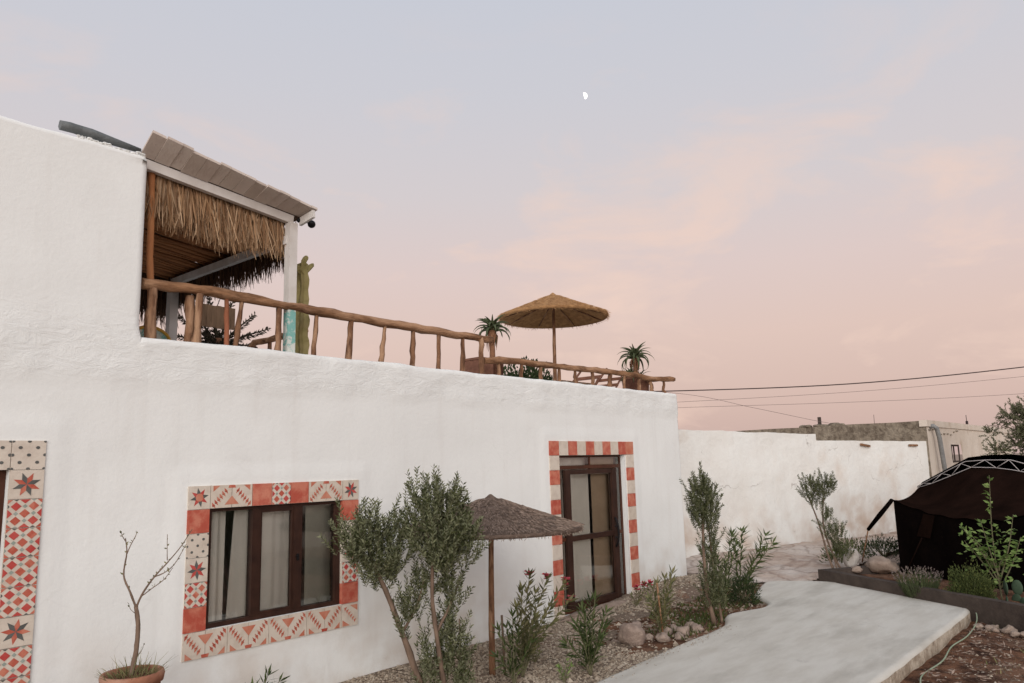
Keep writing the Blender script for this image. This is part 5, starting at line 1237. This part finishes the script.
# groundcover near house corner
s = MB()
for i in range(420):
    x = U(9.0, 11.2); y = U(4.75, 5.6)
    if inside(x, y, PP): continue
    for k in range(3): s.leaf((x, y, gz(x, y)), (U(-.5, .5), U(-.5, .5), 1), U(.03, .08), 0.012)
for i in range(260):
    x = U(8.2, 9.8); y = U(4.5, 5.1)
    if inside(x, y, PP): continue
    for k in range(3): s.leaf((x, y, gz(x, y)), (U(-.5, .5), U(-.5, .5), 1), U(.03, .10), 0.012)
tag(s.build('ground_cover', 'shrub'), 'low weeds between the stones of the bed', None, kind='stuff')
# lavender, bush, shrubs in bed
def lavender(c, r, h, label):
    t = thing('lavender', c, label, 'lavender'); c = Vector(c); s = MB(); s2 = MB()
    for i in range(520):
        a = U(0, 6.28); q = r * math.sqrt(random.random()); d = Vector((math.cos(a) * q / r * .55, math.sin(a) * q / r * .55, 1)).normalized(); p = c + Vector((math.cos(a) * q * .5, math.sin(a) * q * .5, 0)); L2 = h * U(.65, 1.05) * (1 - .15 * q / r)
        e = p + d * L2; s.strip([p, p.lerp(e, .5), e], 0.006, (U(-1, 1), U(-1, 1), 0))
        for k in range(4): s.leaf(p.lerp(e, U(.1, .7)), d + Vector((U(-.8, .8), U(-.8, .8), 0)), .05, .006)
        if random.random() < .38:
            for k in range(5): s2.leaf(e + d * 0.006 * k, d * .6 + Vector((U(-.8, .8), U(-.8, .8), .1)), .020, .012)
    s.build('stems', 'lav', t); s2.build('flowers', 'lavflower', t)
lavender((12.22, 2.98, -0.02), 0.34, 0.42, 'tuft of lavender with dull mauve heads, hanging over the curb')
bush('shrub', (12.06, 2.30, -0.08), 0.29, 0.52, 9000, 0.036, 0.012, 'shrub', 'bushy yellow green shrub against the curb, right of the lavender', seed=12, up=.6, lump=0.5)
bush('shrub', (15.6, 4.35, 0.10), 0.42, 0.38, 900, 0.06, 0.018, 'shrubdark', 'dark shrub by the guy rope left of the tent wall', seed=15)
bush('shrub', (14.6, 4.88, 0.10), 0.26, 0.26, 500, 0.06, 0.02, 'shrub', 'small green clump behind the leaning olive', seed=18)
bush('shrub', (15.4, 4.85, 0.10), 0.30, 0.34, 450, 0.06, 0.018, 'shrub', 'loose green shrub behind the guy rope', seed=21)
# pads plant by the curb
t = thing('prickly_pear', (12.35, 1.95, -0.15), 'blue green prickly pear pads at the curb under the citrus sapling', 'cactus')
for i, (dx, dy, dz, a) in enumerate(((0, 0, .14, .2), (.10, -.1, .16, 1.2), (-.05, .12, .12, -.4), (.0, 0, .34, .5), (.1, -.12, .34, 1.4), (-.1, -.2, .15, 0.9))):
    s = MB(); k = 0; s.blob((12.35 + dx, 1.95 + dy, -0.15 + dz), (0.07, 0.018, 0.10), .1, 1, 14, seed=i)
    rt = Matrix.Rotation(a, 3, 'Z'); cc = Vector((12.35 + dx, 1.95 + dy, 0))
    for v in s.v[k:]:
        q = rt @ (Vector((v.x, v.y, 0)) - cc); v.x = cc.x + q.x; v.y = cc.y + q.y
    s.build('pad', 'agave', t)
# citrus sapling
t = thing('citrus_sapling', (12.45, 2.02, -0.1), 'bright green citrus sapling in front of the tent', 'sapling')
sW = MB(); sL = MB(); b0 = Vector((12.45, 2.02, -0.1))
stems = [(( -.02, -.03, 1.78), 22), ((.03, .30, 0.98), 14), ((.05, .42, 1.10), 12), ((0, .2, .75), 10), ((.03, -.3, .95), 12), ((-.03, -.15, .7), 10), ((.04, .15, 1.15), 12), ((0, -.25, 1.25), 10), ((0.02, .38, .88), 10)]
for e, nl in stems:
    e = b0 + Vector(e); st2 = b0 if e.z > 1.5 else b0 + Vector((0, 0, U(.25, .5)))
    P = catmull([st2, st2.lerp(e, .5) + Vector((U(-.04, .04), U(-.04, .04), .03)), e], 5); sW.tube(P, [0.012 - .009 * i / (len(P) - 1) for i in range(len(P))], 6)
    for j in range(nl * 2):
        f = U(.25, 1) if e.z < 1.5 else U(.12, 1); idx = f * (len(P) - 1); i = min(int(idx), len(P) - 2); q = P[i].lerp(P[i + 1], idx - i)
        sL.leaf(q, (U(-1, 1), U(-1, 1), U(-.2, .8)), U(.07, .125), U(.034, .052), droop=.15)
for _ in range(130):
    q = b0 + Vector((U(-.18, .18), U(-.32, .42), U(.35, 1.05))); sL.leaf(q, (U(-1, 1), U(-1, 1), U(-.2, .8)), U(.055, .10), U(.028, .044), droop=.15)
sW.build('stem', 'twig', t); sL.build('leaves', 'lime', t)

# potted bare tree
px, py = 2.49, 5.70
t = thing('potted_tree', (px, py, -0.06), 'nearly bare young tree in a terracotta pot left of the window', 'potted tree')
s = MB(); pot(s, (px, py, -0.06), 0.15, 0.19, 0.70, 0.045); s.build('pot', 'terra', t)
s = MB(); s.lathe((px, py, 0), [(0.19, 0.60), (0.1, 0.62), (0.005, 0.625)], 20); s.build('potting_soil', 'soil', t)
s = MB(); sL = MB()
# camera-side right is +X/-Y; branches laid out in the plane facing the path
ex = Vector((0.655, -0.755, 0))
def br(pts, r0, r1, leafn):
    P = catmull([Vector((px, py, 0)) + ex * a + Vector((0, 0, z)) + Vector((0.02 * math.sin(z * 9), 0.02 * math.cos(z * 7), 0)) for a, z in pts], 5)
    s.tube(P, [(r0 + (r1 - r0) * i / (len(P) - 1)) * (0.62 if r0 < .018 else 0.85) for i in range(len(P))], 7, rough=.3)
    for k in range(leafn):
        q = P[int(U(len(P) * .25, len(P) - 1))]; sL.leaf(q, (U(-1, 1), U(-1, 1), U(.2, 1)), U(.018, .032), .012)
    return P
br([(0.0, .60), (0.01, .78), (0.015, .95), (0.01, 1.08)], .021, .017, 0)
br([(0.01, 1.07), (-0.03, 1.18), (-0.09, 1.30), (-0.10, 1.45), (-0.12, 1.55)], .014, .005, 10); br([(-0.10, 1.43), (-.08, 1.50), (-.05, 1.56), (-.04, 1.585)], .006, .003, 8); br([(-0.12, 1.53), (-.145, 1.57), (-.15, 1.60)], .005, .003, 5)
br([(0.01, 1.07), (0.06, 1.17), (0.13, 1.28), (0.20, 1.37), (0.28, 1.48), (0.36, 1.60)], .013, .004, 22); br([(0.13, 1.28), (0.20, 1.31), (0.26, 1.37), (0.32, 1.50)], .007, .003, 10); br([(0.20, 1.39), (0.185, 1.47), (0.18, 1.57)], .005, .003, 4)
br([(0.04, 1.14), (0.12, 1.20), (0.20, 1.26), (0.25, 1.34)], .006, .003, 10); br([(0.01, 1.02), (-.03, 1.06), (-.04, 1.10)], .004, .002, 3); br([(.005, .70), (.05, .78), (.06, .82)], .004, .002, 3)
s.build('branches', 'bark', t); sL.build('leaves', 'oleyellow', t)
s = MB()
for i in range(330):
    a = U(0, 6.28); q = .18 * math.sqrt(random.random()); p = Vector((px + math.cos(a) * q, py + math.sin(a) * q, .60)); h = U(.03, .10) if random.random() < .9 else U(.1, .24)
    d = Vector((math.cos(a) * .9 * q / .18 + U(-.5, .5), math.sin(a) * .9 * q / .18 + U(-.5, .5), 1)).normalized()
    s.strip([p, p + d * h * .5, p + d * h + Vector((d.x, d.y, 0)) * h * .3], .006, (U(-1, 1), U(-1, 1), 0))
tag(s.build('grass', 'drygrass', t), 'tuft of grass over the pot rim')

# hose, pipe, dry stalks
s = MB(); s.tube(catmull([(11.95, 2.42, 0.02), (11.65, 2.22, 0.005), (11.35, 2.15, -.10), (10.6, 2.12, -.135), (9.9, 2.15, -.13), (9.2, 2.10, -.135), (8.5, 2.13, -.13), (8.0, 2.05, -.135), (7.0, 2.0, -.135)], 8), 0.0075, 8)
tag(s.build('garden_hose', 'hose', loc=(10, 2.1, -.135)), 'pale green hose lying along the right foot of the concrete path', 'hose')
s = MB(); s.tube(catmull([(11.85, 2.36, 0.012), (11.95, 2.2, -0.05), (11.95, 1.95, -.10), (11.85, 1.6, -.11), (11.7, 1.2, -.11), (11.5, .7, -.12)], 8), 0.015, 8)
tag(s.build('irrigation_pipe', 'black', loc=(12.4, 2.0, -.1)), 'black pipe running from the path corner over the pale stones', 'pipe')
s = MB()
for cx2, cy2 in ((2.05, 1.30), (2.25, 1.12), (1.95, 1.5)):
    pass
for (cx2, cy2, zz, n) in ((11.3, 1.75, -.2, 40), (12.0, 1.5, -.2, 60), (10.3, 1.35, -.2, 40), (12.6, 1.2, -.2, 50), (9.3, 1.5, -.2, 30)):
    for i in range(n):
        p = Vector((cx2 + random.gauss(0, .2), cy2 + random.gauss(0, .14), zz)); s.leaf(p, (U(-.6, .6), U(-.6, .6), 1), U(.04, .12), .012)
tag(s.build('grass', 'drygrass'), 'thin tufts of grass scattered over the red soil', None, kind='stuff')
# thatchy dead leaves on soil
s = MB()
for i in range(2600):
    x = U(7.4, 13); y = U(0.2, 2.15); s.leaf((x, y, gz(x, y) + .055 + 0.045 * noise.noise(Vector((x * 2.6, y * 2.6, 1.7)))), (U(-1, 1), U(-1, 1), U(-.1, .2)), U(.03, .09), U(.008, .02))
for i in range(700):
    x = U(7.4, 10.6); y = U(4.6, 5.8)
    if not inside(x, y, PP): s.leaf((x, y, gz(x, y) + .02), (U(-1, 1), U(-1, 1), U(-.1, .2)), U(.02, .06), U(.006, .014))
tag(s.build('leaf_litter', 'heathfib'), 'dry leaf litter on the red soil', None, kind='stuff')

# moon: a lit half disc with thickness, far above the land
c = Vector((1401.0, 954.0, 859.0)); vd = (c - EYE).normalized(); rt = vd.cross(Vector((0, 0, 1))).normalized(); upv = rt.cross(vd)
s = MB(); Rm = 8.0; P = []
for i in range(13):
    a = math.pi / 2 - math.pi * i / 12; P.append((math.cos(a) * Rm, math.sin(a) * Rm))
for i in range(1, 12):
    a = -math.pi / 2 + math.pi * i / 12; P.append((math.cos(a) * -Rm * 0.12, math.sin(a) * Rm))
ro = rad(-14 * -1)
Q = [(x * math.cos(ro) - y * math.sin(ro), x * math.sin(ro) + y * math.cos(ro)) for x, y in P]
F = [c + rt * x + upv * y for x, y in Q]; Bq = [p + vd * 6 for p in F]
s.face(F); s.face(Bq[::-1])
for i in range(len(F)): s.face([F[i], F[(i + 1) % len(F)], Bq[(i + 1) % len(F)], Bq[i]])
tag(s.build('moon', 'moon', loc=tuple(c)), 'small white half moon high in the dusk sky', 'moon')

for o in BUILT:
    if '_base' in o: del o['_base']
